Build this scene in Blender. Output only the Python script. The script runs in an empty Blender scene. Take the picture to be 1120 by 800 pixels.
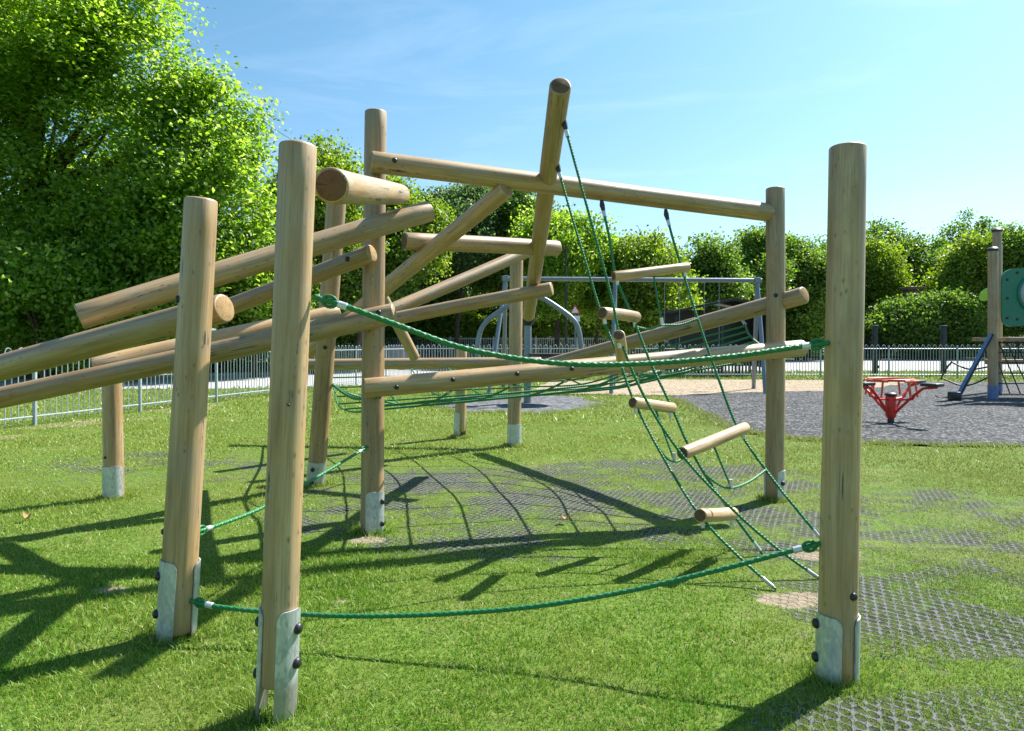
import bpy, bmesh, math, random
import numpy as np
from mathutils import Vector, Matrix

random.seed(7)
RNG = np.random.default_rng(11)
sc = bpy.context.scene
COL = sc.collection
F, CX, HY, EYE = 747.0, 560.0, 375.0, 1.3
K = F / 870.0                     # depths below were first measured for a longer lens


def W(px, py, d):
    """measured photo point at depth d (metres in front of the viewpoint) -> world point"""
    d *= K
    return Vector(((px - CX) / F * d, d, EYE + (HY - py) / F * d))


def GND(px, py):
    d = F * EYE / (py - HY)
    return Vector(((px - CX) / F * d, d, 0))


# ------------------------------------------------------------------ materials
class NT:
    def __init__(self, name):
        self.m = bpy.data.materials.new(name)
        self.m.use_nodes = True
        self.t = self.m.node_tree
        self.t.nodes.clear()
        self.out = self.t.nodes.new('ShaderNodeOutputMaterial')

    def n(self, kind, **kw):
        nd = self.t.nodes.new('ShaderNode' + kind)
        for k, v in kw.items():
            if k.startswith('i_'):
                key = k[2:]
                key = int(key) if key.isdigit() else key.replace('_', ' ')
                self.put(nd.inputs[key], v)
            else:
                setattr(nd, k, v)
        return nd

    def put(self, sock, v):
        if hasattr(v, 'is_output'):
            self.t.links.new(v, sock)
        elif isinstance(v, bpy.types.Node):
            self.t.links.new(v.outputs[0], sock)
        else:
            if isinstance(v, (tuple, list)) and len(v) == 3 and sock.type == 'RGBA':
                v = (*v, 1)
            sock.default_value = v

    def math(self, op, a, b=None, clamp=False):
        nd = self.n('Math', operation=op, use_clamp=clamp)
        self.put(nd.inputs[0], a)
        if b is not None:
            self.put(nd.inputs[1], b)
        return nd.outputs[0]

    def mix(self, fac, a, b, mode='MIX'):
        nd = self.n('Mix', data_type='RGBA', blend_type=mode)
        self.put(nd.inputs[0], fac)
        self.put(nd.inputs[6], a)
        self.put(nd.inputs[7], b)
        return nd.outputs[2]

    def ramp(self, fac, stops):
        nd = self.n('ValToRGB')
        self.put(nd.inputs[0], fac)
        e = nd.color_ramp.elements
        while len(e) < len(stops):
            e.new(0.5)
        for el, (p, c) in zip(e, stops):
            el.position = p
            el.color = (*c, 1) if len(c) == 3 else c
        return nd.outputs[0]

    def step(self, v, lo, hi):
        nd = self.n('MapRange', interpolation_type='SMOOTHSTEP')
        self.put(nd.inputs[0], v)
        nd.inputs[1].default_value = lo
        nd.inputs[2].default_value = hi
        return nd.outputs[0]

    def coords(self, which='Object', scale=(1, 1, 1), rot=(0, 0, 0), loc=None):
        tc = self.n('TexCoord')
        mp = self.n('Mapping')
        self.put(mp.inputs[0], tc.outputs[which])
        mp.inputs['Scale'].default_value = scale
        mp.inputs['Rotation'].default_value = rot
        if loc is not None:
            self.put(mp.inputs['Location'], loc)
        return mp.outputs[0]

    def noise(self, vec, scale=1.0, detail=4, rough=0.55, dist=0.0):
        nd = self.n('TexNoise')
        self.put(nd.inputs['Vector'], vec)
        nd.inputs['Scale'].default_value = scale
        nd.inputs['Detail'].default_value = detail
        nd.inputs['Roughness'].default_value = rough
        nd.inputs['Distortion'].default_value = dist
        return nd.outputs[0]

    def bump(self, h, strength=0.3, dist=0.01, normal=None):
        nd = self.n('Bump')
        self.put(nd.inputs['Height'], h)
        nd.inputs['Strength'].default_value = strength
        nd.inputs['Distance'].default_value = dist
        if normal is not None:
            self.put(nd.inputs['Normal'], normal)
        return nd.outputs[0]

    def done(self, base, rough=0.6, metal=0.0, normal=None, spec=0.5, **kw):
        p = self.n('BsdfPrincipled')
        self.put(p.inputs['Base Color'], base)
        self.put(p.inputs['Roughness'], rough)
        self.put(p.inputs['Metallic'], metal)
        p.inputs['Specular IOR Level'].default_value = spec
        if normal is not None:
            self.put(p.inputs['Normal'], normal)
        for k, v in kw.items():
            self.put(p.inputs[k.replace('_', ' ')], v)
        self.t.links.new(p.outputs[0], self.out.inputs[0])
        return self.m


def objrand(t):
    return t.n('ObjectInfo').outputs['Random']


def wood_mat(name, tint=(1, 1, 1), grey=0.35):
    t = NT(name)
    r = objrand(t)
    off = t.n('CombineXYZ')
    t.put(off.inputs[2], t.math('MULTIPLY', r, 37.0))
    t.put(off.inputs[0], t.math('MULTIPLY', r, 11.0))
    v1 = t.coords(scale=(20, 20, 0.8), loc=off)
    grain = t.noise(v1, 1.0, 6, 0.6, 0.4)
    fine = t.noise(t.coords(scale=(120, 120, 4), loc=off), 1.0, 4, 0.6)
    big = t.noise(t.coords(scale=(5, 5, 1.3), loc=off), 1.0, 4, 0.6)
    weather = t.noise(t.coords(scale=(3, 3, 2.2), loc=off), 1.6, 5, 0.65)
    c = t.ramp(grain, [(0.25, (0.155 * tint[0], 0.082 * tint[1], 0.034 * tint[2])),
                       (0.45, (0.37 * tint[0], 0.235 * tint[1], 0.102 * tint[2])),
                       (0.72, (0.55 * tint[0], 0.39 * tint[1], 0.20 * tint[2]))])
    c = t.mix(t.math('MULTIPLY', t.step(weather, 0.40, 0.68), grey + 0.3), c, (0.37, 0.295, 0.20))
    c = t.mix(t.math('MULTIPLY', t.step(big, 0.50, 0.72), 0.65), c, (0.19, 0.115, 0.048))
    c = t.mix(t.math('MULTIPLY', t.step(fine, 0.35, 0.75), 0.5), c, (0.17, 0.098, 0.042))
    # knots
    kv = t.n('TexVoronoi')
    t.put(kv.inputs['Vector'], t.coords(scale=(7, 7, 3.6), loc=off))
    kd = kv.outputs['Distance']
    ksel = t.n('SeparateColor')
    t.put(ksel.inputs[0], kv.outputs['Color'])
    kon = t.step(ksel.outputs[0], 0.52, 0.56)
    knot = t.math('MULTIPLY', t.step(kd, 0.17, 0.05), kon)
    c = t.mix(t.math('MULTIPLY', knot, 0.8), c, (0.085, 0.045, 0.02))
    halo = t.math('MULTIPLY', t.math('MULTIPLY', t.step(kd, 0.34, 0.14), kon), 0.4)
    c = t.mix(halo, c, (0.22, 0.13, 0.06))
    # drying cracks: thin contour of a long stretched noise
    cr = t.noise(t.coords(scale=(27, 27, 0.30), loc=off), 1.0, 2, 0.4)
    crack = t.step(t.math('ABSOLUTE', t.math('SUBTRACT', cr, 0.5)), 0.013, 0.004)
    crack = t.math('MULTIPLY', crack, t.step(weather, 0.53, 0.62))
    c = t.mix(crack, c, (0.05, 0.032, 0.02))
    # small dark scuffs and dirt
    sp = t.noise(t.coords(scale=(26, 26, 17), loc=off), 1.0, 2, 0.5)
    c = t.mix(t.math('MULTIPLY', t.step(sp, 0.72, 0.80), 0.35), c, (0.09, 0.065, 0.045))
    hue = t.n('HueSaturation')
    t.put(hue.inputs['Value'], t.math('ADD', 0.86, t.math('MULTIPLY', r, 0.26)))
    t.put(hue.inputs['Saturation'], 1.0)
    t.put(hue.inputs['Color'], c)
    h = t.math('ADD', t.math('MULTIPLY', fine, 0.5), t.math('SUBTRACT', grain, t.math('MULTIPLY', crack, 2.0)))
    return t.done(hue.outputs[0], t.math('ADD', 0.36, t.math('MULTIPLY', weather, 0.2)), normal=t.bump(h, 0.16, 0.005), spec=0.75)


def endgrain_mat(name, a, b):
    t = NT(name)
    tc = t.n('TexCoord')
    nz = t.noise(tc.outputs['Object'], 9, 3)
    sx = t.n('SeparateXYZ')
    t.put(sx.inputs[0], tc.outputs['Object'])
    r2 = t.math('ADD', t.math('MULTIPLY', sx.outputs[0], sx.outputs[0]), t.math('MULTIPLY', sx.outputs[1], sx.outputs[1]))
    rad = t.math('ADD', t.math('SQRT', r2), t.math('MULTIPLY', nz, 0.022))
    ring = t.math('MULTIPLY', t.math('ADD', t.math('SINE', t.math('MULTIPLY', rad, 900.0)), 1.0), 0.5)
    c = t.mix(t.math('MULTIPLY', ring, 0.55), a, b)
    blot = t.noise(tc.outputs['Object'], 22, 4)
    c = t.mix(t.math('MULTIPLY', t.step(blot, 0.48, 0.7), 0.5), c, b)
    # radial shakes
    an = t.math('ARCTAN2', sx.outputs[1], sx.outputs[0])
    cv = t.n('CombineXYZ')
    t.put(cv.inputs[0], t.math('MULTIPLY', an, 3.0))
    t.put(cv.inputs[1], t.math('MULTIPLY', objrand(t), 40.0))
    cr = t.noise(cv, 1.3, 1)
    crk = t.math('MULTIPLY', t.step(t.math('ABSOLUTE', t.math('SUBTRACT', cr, 0.5)), 0.012, 0.003), 0.8)
    c = t.mix(crk, c, (0.05, 0.03, 0.02))
    return t.done(c, 0.8, normal=t.bump(t.math('ADD', ring, blot), 0.3, 0.003), spec=0.2)


def simple_mat(name, base, rough=0.5, metal=0.0, var=0.25, scale=18, bump=0.1, dirt=None, spec=0.5):
    t = NT(name)
    n = t.noise(t.coords(), scale, 5, 0.6)
    dark = tuple(x * (1 - var) for x in base)
    lite = tuple(min(1, x * (1 + var)) for x in base)
    c = t.ramp(n, [(0.3, dark), (0.7, lite)])
    if dirt:
        c = t.mix(t.math('MULTIPLY', t.step(t.noise(t.coords(), scale * 0.3, 4), 0.5, 0.75), 0.6), c, dirt)
    rr = t.math('ADD', rough - 0.08, t.math('MULTIPLY', n, 0.16))
    return t.done(c, rr, metal, t.bump(n, bump, 0.003), spec=spec)


def galv_mat():
    t = NT('galvanised_steel')
    v = t.n('TexVoronoi')
    t.put(v.inputs['Vector'], t.coords(scale=(1, 1, 0.45)))
    v.inputs['Scale'].default_value = 95
    n = t.noise(t.coords(), 9, 5, 0.65)
    c = t.ramp(v.outputs['Color'], [(0.1, (0.36, 0.40, 0.42)), (0.9, (0.58, 0.62, 0.63))])
    c = t.mix(t.math('MULTIPLY', t.step(n, 0.45, 0.7), 0.5), c, (0.62, 0.64, 0.63))
    sx = t.n('SeparateXYZ')
    t.put(sx.inputs[0], t.n('TexCoord').outputs['Object'])
    mud = t.math('MULTIPLY', t.step(t.math('ADD', sx.outputs[2], t.math('MULTIPLY', n, 0.10)), 0.10, 0.03), 0.6)
    c = t.mix(mud, c, (0.22, 0.20, 0.13))
    return t.done(c, t.math('ADD', 0.36, t.math('MULTIPLY', n, 0.22)), 0.55, t.bump(n, 0.06, 0.004))


def rope_mat(name, a, b):
    t = NT(name)
    n = t.noise(t.coords(), 55, 4, 0.7)
    g = t.noise(t.coords(), 5, 4, 0.6)
    uv = t.n('UVMap')
    sx = t.n('SeparateXYZ')
    t.put(sx.inputs[0], uv.outputs[0])
    ph = t.math('ADD', t.math('MULTIPLY', sx.outputs[0], 2 * math.pi / 0.020), t.math('MULTIPLY', sx.outputs[1], 2 * math.pi * 3))
    st = t.math('MULTIPLY', t.math('ADD', t.math('SINE', ph), 1.0), 0.5)
    c = t.mix(n, a, b)
    c = t.mix(t.math('MULTIPLY', t.step(g, 0.5, 0.75), 0.35), c, (0.10, 0.16, 0.10))
    h = t.math('ADD', st, t.math('MULTIPLY', n, 0.4))
    return t.done(c, 0.5, normal=t.bump(h, 0.55, 0.003), spec=0.5)


def leaf_mat(name, dark, mid, lite, trans=0.45, rough=0.42, glow=1.9):
    t = NT(name)
    geo = t.n('NewGeometry')
    isl = geo.outputs['Random Per Island']
    c = t.ramp(isl, [(0.0, dark), (0.45, mid), (0.85, lite), (1.0, tuple(min(1, x * 1.25) for x in lite))])
    n = t.noise(t.coords(), 0.35, 3)
    c = t.mix(t.math('MULTIPLY', t.step(n, 0.35, 0.7), 0.5), c, tuple(0.6 * x + 0.4 * y for x, y in zip(mid, dark)))
    p = t.n('BsdfPrincipled')
    t.put(p.inputs['Base Color'], c)
    p.inputs['Roughness'].default_value = rough
    p.inputs['Specular IOR Level'].default_value = 0.4
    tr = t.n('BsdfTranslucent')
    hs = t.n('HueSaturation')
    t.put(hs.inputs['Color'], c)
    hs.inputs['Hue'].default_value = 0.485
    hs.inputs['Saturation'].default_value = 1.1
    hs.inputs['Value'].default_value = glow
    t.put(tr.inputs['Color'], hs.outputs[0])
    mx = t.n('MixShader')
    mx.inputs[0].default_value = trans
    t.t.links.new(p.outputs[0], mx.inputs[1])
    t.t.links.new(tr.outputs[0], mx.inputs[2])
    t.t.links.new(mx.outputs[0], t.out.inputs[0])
    return t.m


M = {}
M['wood'] = wood_mat('treated_log')
M['wood_warm'] = wood_mat('pale_rung_wood', (1.3, 1.3, 1.35), 0.15)
M['wood_old'] = wood_mat('weathered_post', (0.85, 0.88, 0.92), 0.6)
M['end'] = endgrain_mat('end_grain', (0.40, 0.27, 0.13), (0.20, 0.12, 0.055))
M['end_dark'] = endgrain_mat('end_grain_shaded', (0.17, 0.105, 0.06), (0.08, 0.045, 0.028))  # same end grain, with the shade on log ends put into the colour
M['galv'] = galv_mat()
M['black'] = simple_mat('black_plastic', (0.018, 0.018, 0.02), 0.42)
M['blackmetal'] = simple_mat('black_painted_steel', (0.02, 0.022, 0.025), 0.4)
M['ferrule'] = simple_mat('alloy_ferrule', (0.62, 0.65, 0.68), 0.35, 0.5)
M['rope'] = rope_mat('green_rope', (0.003, 0.095, 0.024), (0.010, 0.235, 0.066))
M['rope_black'] = rope_mat('dark_rope', (0.015, 0.017, 0.015), (0.05, 0.05, 0.045))
M['tube'] = simple_mat('grey_steel_tube', (0.19, 0.225, 0.26), 0.4, 0.35, 0.15)
M['fence'] = simple_mat('pale_fence_paint', (0.33, 0.38, 0.41), 0.5, 0.2, 0.15)
M['darkfence'] = simple_mat('dark_fence_board', (0.035, 0.042, 0.048), 0.7)
M['red'] = simple_mat('red_paint', (0.55, 0.02, 0.015), 0.38, 0, 0.2)
M['orange'] = simple_mat('orange_red_panel', (0.62, 0.10, 0.04), 0.4, 0, 0.2)
M['blue'] = simple_mat('blue_paint', (0.11, 0.18, 0.36), 0.35, 0.1, 0.2)
M['green'] = simple_mat('green_panel', (0.012, 0.17, 0.10), 0.4, 0, 0.15)
M['lime'] = simple_mat('lime_panel', (0.28, 0.55, 0.03), 0.4, 0, 0.15)
M['bark'] = simple_mat('tree_bark', (0.075, 0.055, 0.04), 0.9, 0, 0.5, 6, 0.6)
M['roof'] = simple_mat('dark_roof_sheet', (0.016, 0.018, 0.021), 0.5, 0.2)
M['brick'] = simple_mat('brown_brick', (0.16, 0.085, 0.06), 0.9, 0, 0.35, 30)
M['white'] = simple_mat('white_sheet', (0.8, 0.8, 0.8), 0.5, 0, 0.05)
M['soil'] = simple_mat('dry_soil', (0.30, 0.22, 0.14), 0.95, 0, 0.4, 40, 0.6)
M['deadleaf'] = simple_mat('brown_leaf', (0.36, 0.20, 0.10), 0.7, 0, 0.4, 30)


def bubble():
    t = NT('clear_bubble')
    return t.done((0.72, 0.82, 0.86), 0.10, 0.0, None, 0.8, Transmission_Weight=0.45, IOR=1.35)


M['bubble'] = bubble()


# ------------------------------------------------------------------ mesh helpers
class MB:
    def __init__(self):
        self.v, self.f, self.mi, self.uv = [], [], [], {}

    def add(self, verts, faces, mi=0):
        o = len(self.v)
        self.v += [tuple(p) for p in verts]
        for fc in faces:
            self.f.append(tuple(i + o for i in fc))
            self.mi.append(mi)
        return o

    def box(self, c, s, rot=None, mi=0, bev=0.0):
        hx, hy, hz = s[0] / 2, s[1] / 2, s[2] / 2
        b = min(bev, hx * .8, hy * .8, hz * .8)
        pts = []
        if b > 0:
            bm = bmesh.new()
            bmesh.ops.create_cube(bm, size=1)
            for v in bm.verts:
                v.co = Vector((v.co.x * s[0], v.co.y * s[1], v.co.z * s[2]))
            bmesh.ops.bevel(bm, geom=bm.edges[:], offset=b, segments=2, affect='EDGES', profile=0.5)
            bm.verts.index_update()
            pts = [v.co.copy() for v in bm.verts]
            fs = [tuple(v.index for v in f.verts) for f in bm.faces]
            bm.free()
        else:
            for z in (-hz, hz):
                for (x, y) in ((-hx, -hy), (hx, -hy), (hx, hy), (-hx, hy)):
                    pts.append(Vector((x, y, z)))
            fs = [(3, 2, 1, 0), (4, 5, 6, 7), (0, 1, 5, 4), (1, 2, 6, 5), (2, 3, 7, 6), (3, 0, 4, 7)]
        c = Vector(c)
        self.add([(rot @ p if rot else p) + c for p in pts], fs, mi)
        return self

    def tube(self, pts, r, seg=8, mi=0, cap=True, twist=None):
        """pts: list of Vectors, r: radius or list; twist=(pitch, amount) makes three laid strands"""
        pts = [Vector(p) for p in pts]
        n = len(pts)
        rs = r if isinstance(r, (list, tuple)) else [r] * n
        tan = []
        for i in range(n):
            a, b = pts[max(0, i - 1)], pts[min(n - 1, i + 1)]
            tan.append((b - a).normalized())
        up = Vector((0, 0, 1)) if abs(tan[0].z) < 0.9 else Vector((0, 1, 0))
        u = (up - tan[0] * up.dot(tan[0])).normalized()
        o = len(self.v)
        s = 0.0
        for i in range(n):
            if i:
                s += (pts[i] - pts[i - 1]).length
                u = (u - tan[i] * u.dot(tan[i])).normalized()
            w = tan[i].cross(u)
            for k in range(seg):
                a = 2 * math.pi * k / seg
                rr = rs[i]
                if twist:
                    rr *= 1 + twist[1] * math.cos(3 * a - 2 * math.pi * s / twist[0])
                self.v.append(tuple(pts[i] + (u * math.cos(a) + w * math.sin(a)) * rr))
                self.uv[len(self.v) - 1] = (s, k / seg)
        for i in range(n - 1):
            for k in range(seg):
                k2 = (k + 1) % seg
                self.f.append((o + i * seg + k, o + i * seg + k2, o + (i + 1) * seg + k2, o + (i + 1) * seg + k))
                self.mi.append(mi)
        if cap:
            self.f.append(tuple(o + k for k in reversed(range(seg))))
            self.mi.append(mi)
            self.f.append(tuple(o + (n - 1) * seg + k for k in range(seg)))
            self.mi.append(mi)
        return self

    def lathe(self, prof, seg=24, mat=None, mi=0):
        """prof: list of (r, z)"""
        o = len(self.v)
        mat = mat or Matrix()
        for (r, z) in prof:
            for k in range(seg):
                a = 2 * math.pi * k / seg
                self.v.append(tuple(mat @ Vector((r * math.cos(a), r * math.sin(a), z))))
        for i in range(len(prof) - 1):
            for k in range(seg):
                k2 = (k + 1) % seg
                self.f.append((o + i * seg + k, o + i * seg + k2, o + (i + 1) * seg + k2, o + (i + 1) * seg + k))
                self.mi.append(mi)
        self.f.append(tuple(o + k for k in reversed(range(seg))))
        self.mi.append(mi)
        self.f.append(tuple(o + (len(prof) - 1) * seg + k for k in range(seg)))
        self.mi.append(mi)
        return self

    def mesh(self, name, mats, smooth=True, sharp=40):
        me = bpy.data.meshes.new(name)
        me.from_pydata(self.v, [], self.f)
        for m in (mats if isinstance(mats, (list, tuple)) else [mats]):
            me.materials.append(m)
        me.polygons.foreach_set('material_index', self.mi)
        if self.uv:
            lay = me.uv_layers.new(name='UVMap')
            lv = np.zeros(len(me.loops), dtype=np.int32)
            me.loops.foreach_get('vertex_index', lv)
            arr = np.zeros((len(self.v), 2), dtype=np.float32)
            for k, q in self.uv.items():
                arr[k] = q
            lay.data.foreach_set('uv', arr[lv].ravel())
        if smooth:
            me.polygons.foreach_set('use_smooth', [True] * len(me.polygons))
            try:
                me.set_sharp_from_angle(angle=math.radians(sharp))
            except Exception:
                pass
        me.update()
        return me


WORLD = {}


def link(name, me, parent=None, world=None):
    """link an object whose world matrix is `world`, parented without moving"""
    o = bpy.data.objects.new(name, me)
    COL.objects.link(o)
    w = world if world is not None else Matrix()
    WORLD[o.name] = w
    if parent is not None:
        o.parent = parent
        o.matrix_basis = WORLD[parent.name].inverted() @ w
    else:
        o.matrix_basis = w
    return o


def thing(name, label, cat, loc=(0, 0, 0), group=None):
    o = link(name, None, None, Matrix.Translation(Vector(loc)))
    o.empty_display_size = 0.2
    return tag(o, label, cat, group)


def tag(o, label, cat, group=None):
    o['label'] = label
    o['category'] = cat
    if group:
        o['group'] = group
    return o


def struct(name, me, kind='structure'):
    o = link(name, me)
    o['kind'] = kind
    return o


def part(name, mb, mats, parent, origin=None, smooth=True, sharp=40):
    """part built in world coordinates; its origin is put at `origin` (default: its parent's origin)"""
    w = Matrix.Translation(Vector(origin)) if origin is not None else Matrix.Translation(WORLD[parent.name].translation)
    off = w.translation
    mb.v = [(p[0] - off.x, p[1] - off.y, p[2] - off.z) for p in mb.v]
    return link(name, mb.mesh(name, mats, smooth, sharp), parent, w)


def solo(name, mb, mats, label, cat, origin, group=None, smooth=True):
    off = Vector(origin)
    mb.v = [(p[0] - off.x, p[1] - off.y, p[2] - off.z) for p in mb.v]
    return tag(link(name, mb.mesh(name, mats, smooth), None, Matrix.Translation(off)), label, cat, group)


def frame(p0, p1):
    """local x = towards the viewer side, y = right (posts) / down (beams), z = along the log"""
    z = (p1 - p0).normalized()
    fr = Vector((0, -1, 0))
    if abs(z.dot(fr)) > 0.93:
        fr = Vector((1, 0, 0))
    x = (fr - z * fr.dot(z)).normalized()
    y = z.cross(x)
    m = Matrix((x, y, z)).transposed().to_4x4()
    m.translation = p0
    return m


LOGLEN = {}


def log(name, p0, p1, d, parent, d1=None, wood='wood', end='end', end0=None, bev=0.010, seed=0):
    p0, p1 = Vector(p0), Vector(p1)
    L = (p1 - p0).length
    r0, r1 = d / 2, (d1 or d) / 2
    rr = random.Random(hash((round(p0.x, 3), round(p1.z, 3), seed)) & 0xffff)
    seg = 40
    prof = [(0, r0 - bev), (bev * .35, r0 - bev * .3), (bev, r0)]
    n = max(4, int(L / 0.12))
    a1, a2, ph1, ph2 = rr.uniform(.002, .006), rr.uniform(.001, .003), rr.uniform(0, 6), rr.uniform(0, 6)
    for i in range(1, n):
        prof.append((bev + (L - 2 * bev) * i / n, None))
    prof += [(L - bev, r1), (L - bev * .35, r1 - bev * .3), (L, r1 - bev)]
    mb = MB()
    o = 0
    for (z, r) in prof:
        t = z / L
        base = r0 + (r1 - r0) * t
        if r is None:
            r = base
        wob = math.sin(math.pi * t)
        cx = a1 * wob * math.sin(ph1 + 1.7 * t)
        cy = a1 * wob * math.cos(ph2 + 1.3 * t)
        for k in range(seg):
            a = 2 * math.pi * k / seg
            q = r * (1 + wob * (a2 * 4 * math.sin(2 * a + ph1 + 2 * t) + a2 * 2 * math.sin(5 * t * L + 3 * a + ph2)))
            mb.v.append((cx + q * math.cos(a), cy + q * math.sin(a), z))
    for i in range(len(prof) - 1):
        for k in range(seg):
            k2 = (k + 1) % seg
            mb.f.append((i * seg + k, i * seg + k2, (i + 1) * seg + k2, (i + 1) * seg + k))
            mb.mi.append(0)
    mb.f.append(tuple(reversed(range(seg))))
    mb.mi.append(1)
    mb.f.append(tuple((len(prof) - 1) * seg + k for k in range(seg)))
    mb.mi.append(2)
    ob = link(name, mb.mesh(name, [M[wood], M[end0 or end], M[end]], True, 50), parent, frame(p0, p1))
    LOGLEN[ob.name] = (L, r0, r1)
    return ob


def bolt(lg, t, ang=0.0, size=0.017):
    """black domed bolt cap on a log; ang in degrees round the log from the viewer side"""
    L, r0, r1 = LOGLEN[lg.name]
    r = r0 + (r1 - r0) * t - 0.003
    a = math.radians(ang)
    n = Vector((math.cos(a), math.sin(a), 0))
    rot = Vector((0, 0, 1)).rotation_difference(n).to_matrix().to_4x4()
    loc = Matrix.Translation(n * r + Vector((0, 0, L * t)))
    s = size
    mb = MB().lathe([(s * 1.05, -.004), (s * 1.05, .006), (s * .98, .008), (s * .8, .0115), (s * .45, .014), (s * .1, .0145)], 16)
    return link('bolt', mb.mesh('bolt', M['black']), lg, WORLD[lg.name] @ loc @ rot)


def plate(lg, ang, half, z0, z1, bolts=(), thick=0.006, corner=0.03, gap=0.002, bolt_ang=None):
    """galvanised curved shoe plate hugging a post; z in post coordinates"""
    L, r0, r1 = LOGLEN[lg.name]
    ri = r0 + gap
    ro = ri + thick
    nu, mb = 20, MB()
    w = math.radians(half) * ri
    cols = []
    for i in range(nu + 1):
        u = -1 + 2 * i / nu
        a = math.radians(ang + half * u)
        e = max(0.0, abs(u) * w - (w - corner)) / corner
        top = z1 - corner * (1 - math.sqrt(max(0, 1 - e * e)))
        cols.append((a, top))
    for (a, top) in cols:
        c, s = math.cos(a), math.sin(a)
        mb.v += [(ro * c, ro * s, z0), (ro * c, ro * s, top), (ri * c, ri * s, top), (ri * c, ri * s, z0)]
    for i in range(nu):
        b, d = i * 4, (i + 1) * 4
        mb.f += [(b, d, d + 1, b + 1), (b + 1, d + 1, d + 2, b + 2), (b + 2, d + 2, d + 3, b + 3)]
        mb.mi += [0, 0, 0]
    mb.f += [(0, 1, 2, 3), (nu * 4 + 3, nu * 4 + 2, nu * 4 + 1, nu * 4)]
    mb.mi += [0, 0]
    pl = link('shoe_plate', mb.mesh('shoe_plate', M['galv'], True, 50), lg, WORLD[lg.name])
    for z in bolts:
        a = math.radians(bolt_ang if bolt_ang is not None else ang)
        n = Vector((math.cos(a), math.sin(a), 0))
        rot = Vector((0, 0, 1)).rotation_difference(n).to_matrix().to_4x4()
        s = 0.0185
        m = MB().lathe([(s * 1.05, -.003), (s * 1.05, .006), (s, .009), (s * .75, .014), (s * .3, .017), (s * .05, .017)], 18)
        link('bolt', m.mesh('bolt', M['black']), lg, WORLD[lg.name] @ Matrix.Translation(n * ro + Vector((0, 0, z))) @ rot)
    return pl


def smooth_path(pts, n=60):
    """Catmull-Rom through points, resampled evenly"""
    P = [Vector(p) for p in pts]
    P = [P[0] * 2 - P[1]] + P + [P[-1] * 2 - P[-2]]
    out = []
    k = max(4, n // (len(P) - 3))
    for i in range(1, len(P) - 2):
        a, b, c, d = P[i - 1], P[i], P[i + 1], P[i + 2]
        for j in range(k):
            t = j / k
            out.append(0.5 * ((2 * b) + (c - a) * t + (2 * a - 5 * b + 4 * c - d) * t * t + (3 * b - a - 3 * c + d) * t ** 3))
    out.append(P[-2])
    return out


def resample(pts, step):
    out = [pts[0]]
    acc = 0.0
    for a, b in zip(pts, pts[1:]):
        d = (b - a).length
        pos = step - acc
        while pos < d:
            out.append(a.lerp(b, pos / d))
            pos += step
        acc = (acc + d) % step
    out.append(pts[-1])
    return out


# ------------------------------------------------------------------ the log climbing frame
cf = thing('log_climber', 'large wooden climbing frame of jumbled round logs bolted between upright posts on the lawn', 'climbing frame', (-0.3, 6.0, 0))

# upright posts
pB = log('post', W(303, 747, 2.79), W(326, 158, 2.79), 0.124, cf, 0.128, end='end_dark')
plate(pB, -88, 48, -0.16, 0.27, bolts=(0.03, 0.21), bolt_ang=-96)
plate(pB, 58, 47, -0.16, 0.27, bolts=(0.08, 0.20), bolt_ang=78)
bolt(pB, 0.52, 20, 0.005)
g = GND(191, 693)
pC = log('post', W(193, 690, 3.53), W(220, 218, 3.53), 0.150, cf, 0.138)
plate(pC, -34, 50, -0.06, 0.325, bolts=(0.09, 0.255), bolt_ang=-55)
plate(pC, 118, 45, -0.06, 0.31)
bolt(pC, 0.765, -58)
bolt(pC, 0.23, -75, 0.014)
pD = log('post', GND(125, 546) + Vector((0, 0, -.02)), W(122, 398, 6.6), 0.155, cf, 0.15)
plate(pD, 0, 80, -0.05, 0.30, corner=0.02)
bolt(pD, 0.33, -20, 0.01)
pE = log('post', GND(345, 531) + Vector((0, 0, -.02)), W(369, 205, 6.75), 0.16, cf, 0.165)
plate(pE, 10, 70, -0.04, 0.26, bolts=(0.08, 0.2), bolt_ang=-8)
plate(pE, 190, 50, -0.04, 0.26)
bolt(pE, 0.49, 12)
pF = log('post', GND(407, 582) + Vector((0, 0, -.02)), W(411, 122, 5.44), 0.156, cf, 0.148)
plate(pF, 30, 50, -0.04, 0.31, bolts=(0.09, 0.24), bolt_ang=62)
plate(pF, 210, 50, -0.04, 0.31)
pG = log('post', GND(847, 547) + Vector((0, 0, -.02)), W(848, 206, 6.62), 0.150, cf, 0.152)
plate(pG, 48, 52, -0.05, 0.27, bolts=(0.17,), bolt_ang=28)
plate(pG, 228, 52, -0.05, 0.27)
bolt(pG, 0.655, -16)
pH = log('post', GND(562, 488) + Vector((0, 0, -.02)), W(565, 276, 10.0), 0.17, cf, 0.165)
plate(pH, 15, 75, -0.05, 0.30, corner=0.02)
pI = log('post', GND(503, 479) + Vector((0, 0, 0.09)), W(505, 380, 10.85), 0.155, cf, 0.15)
plate(pI, -48, 48, -0.14, 0.26)
plate(pI, 132, 48, -0.14, 0.2)

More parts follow.
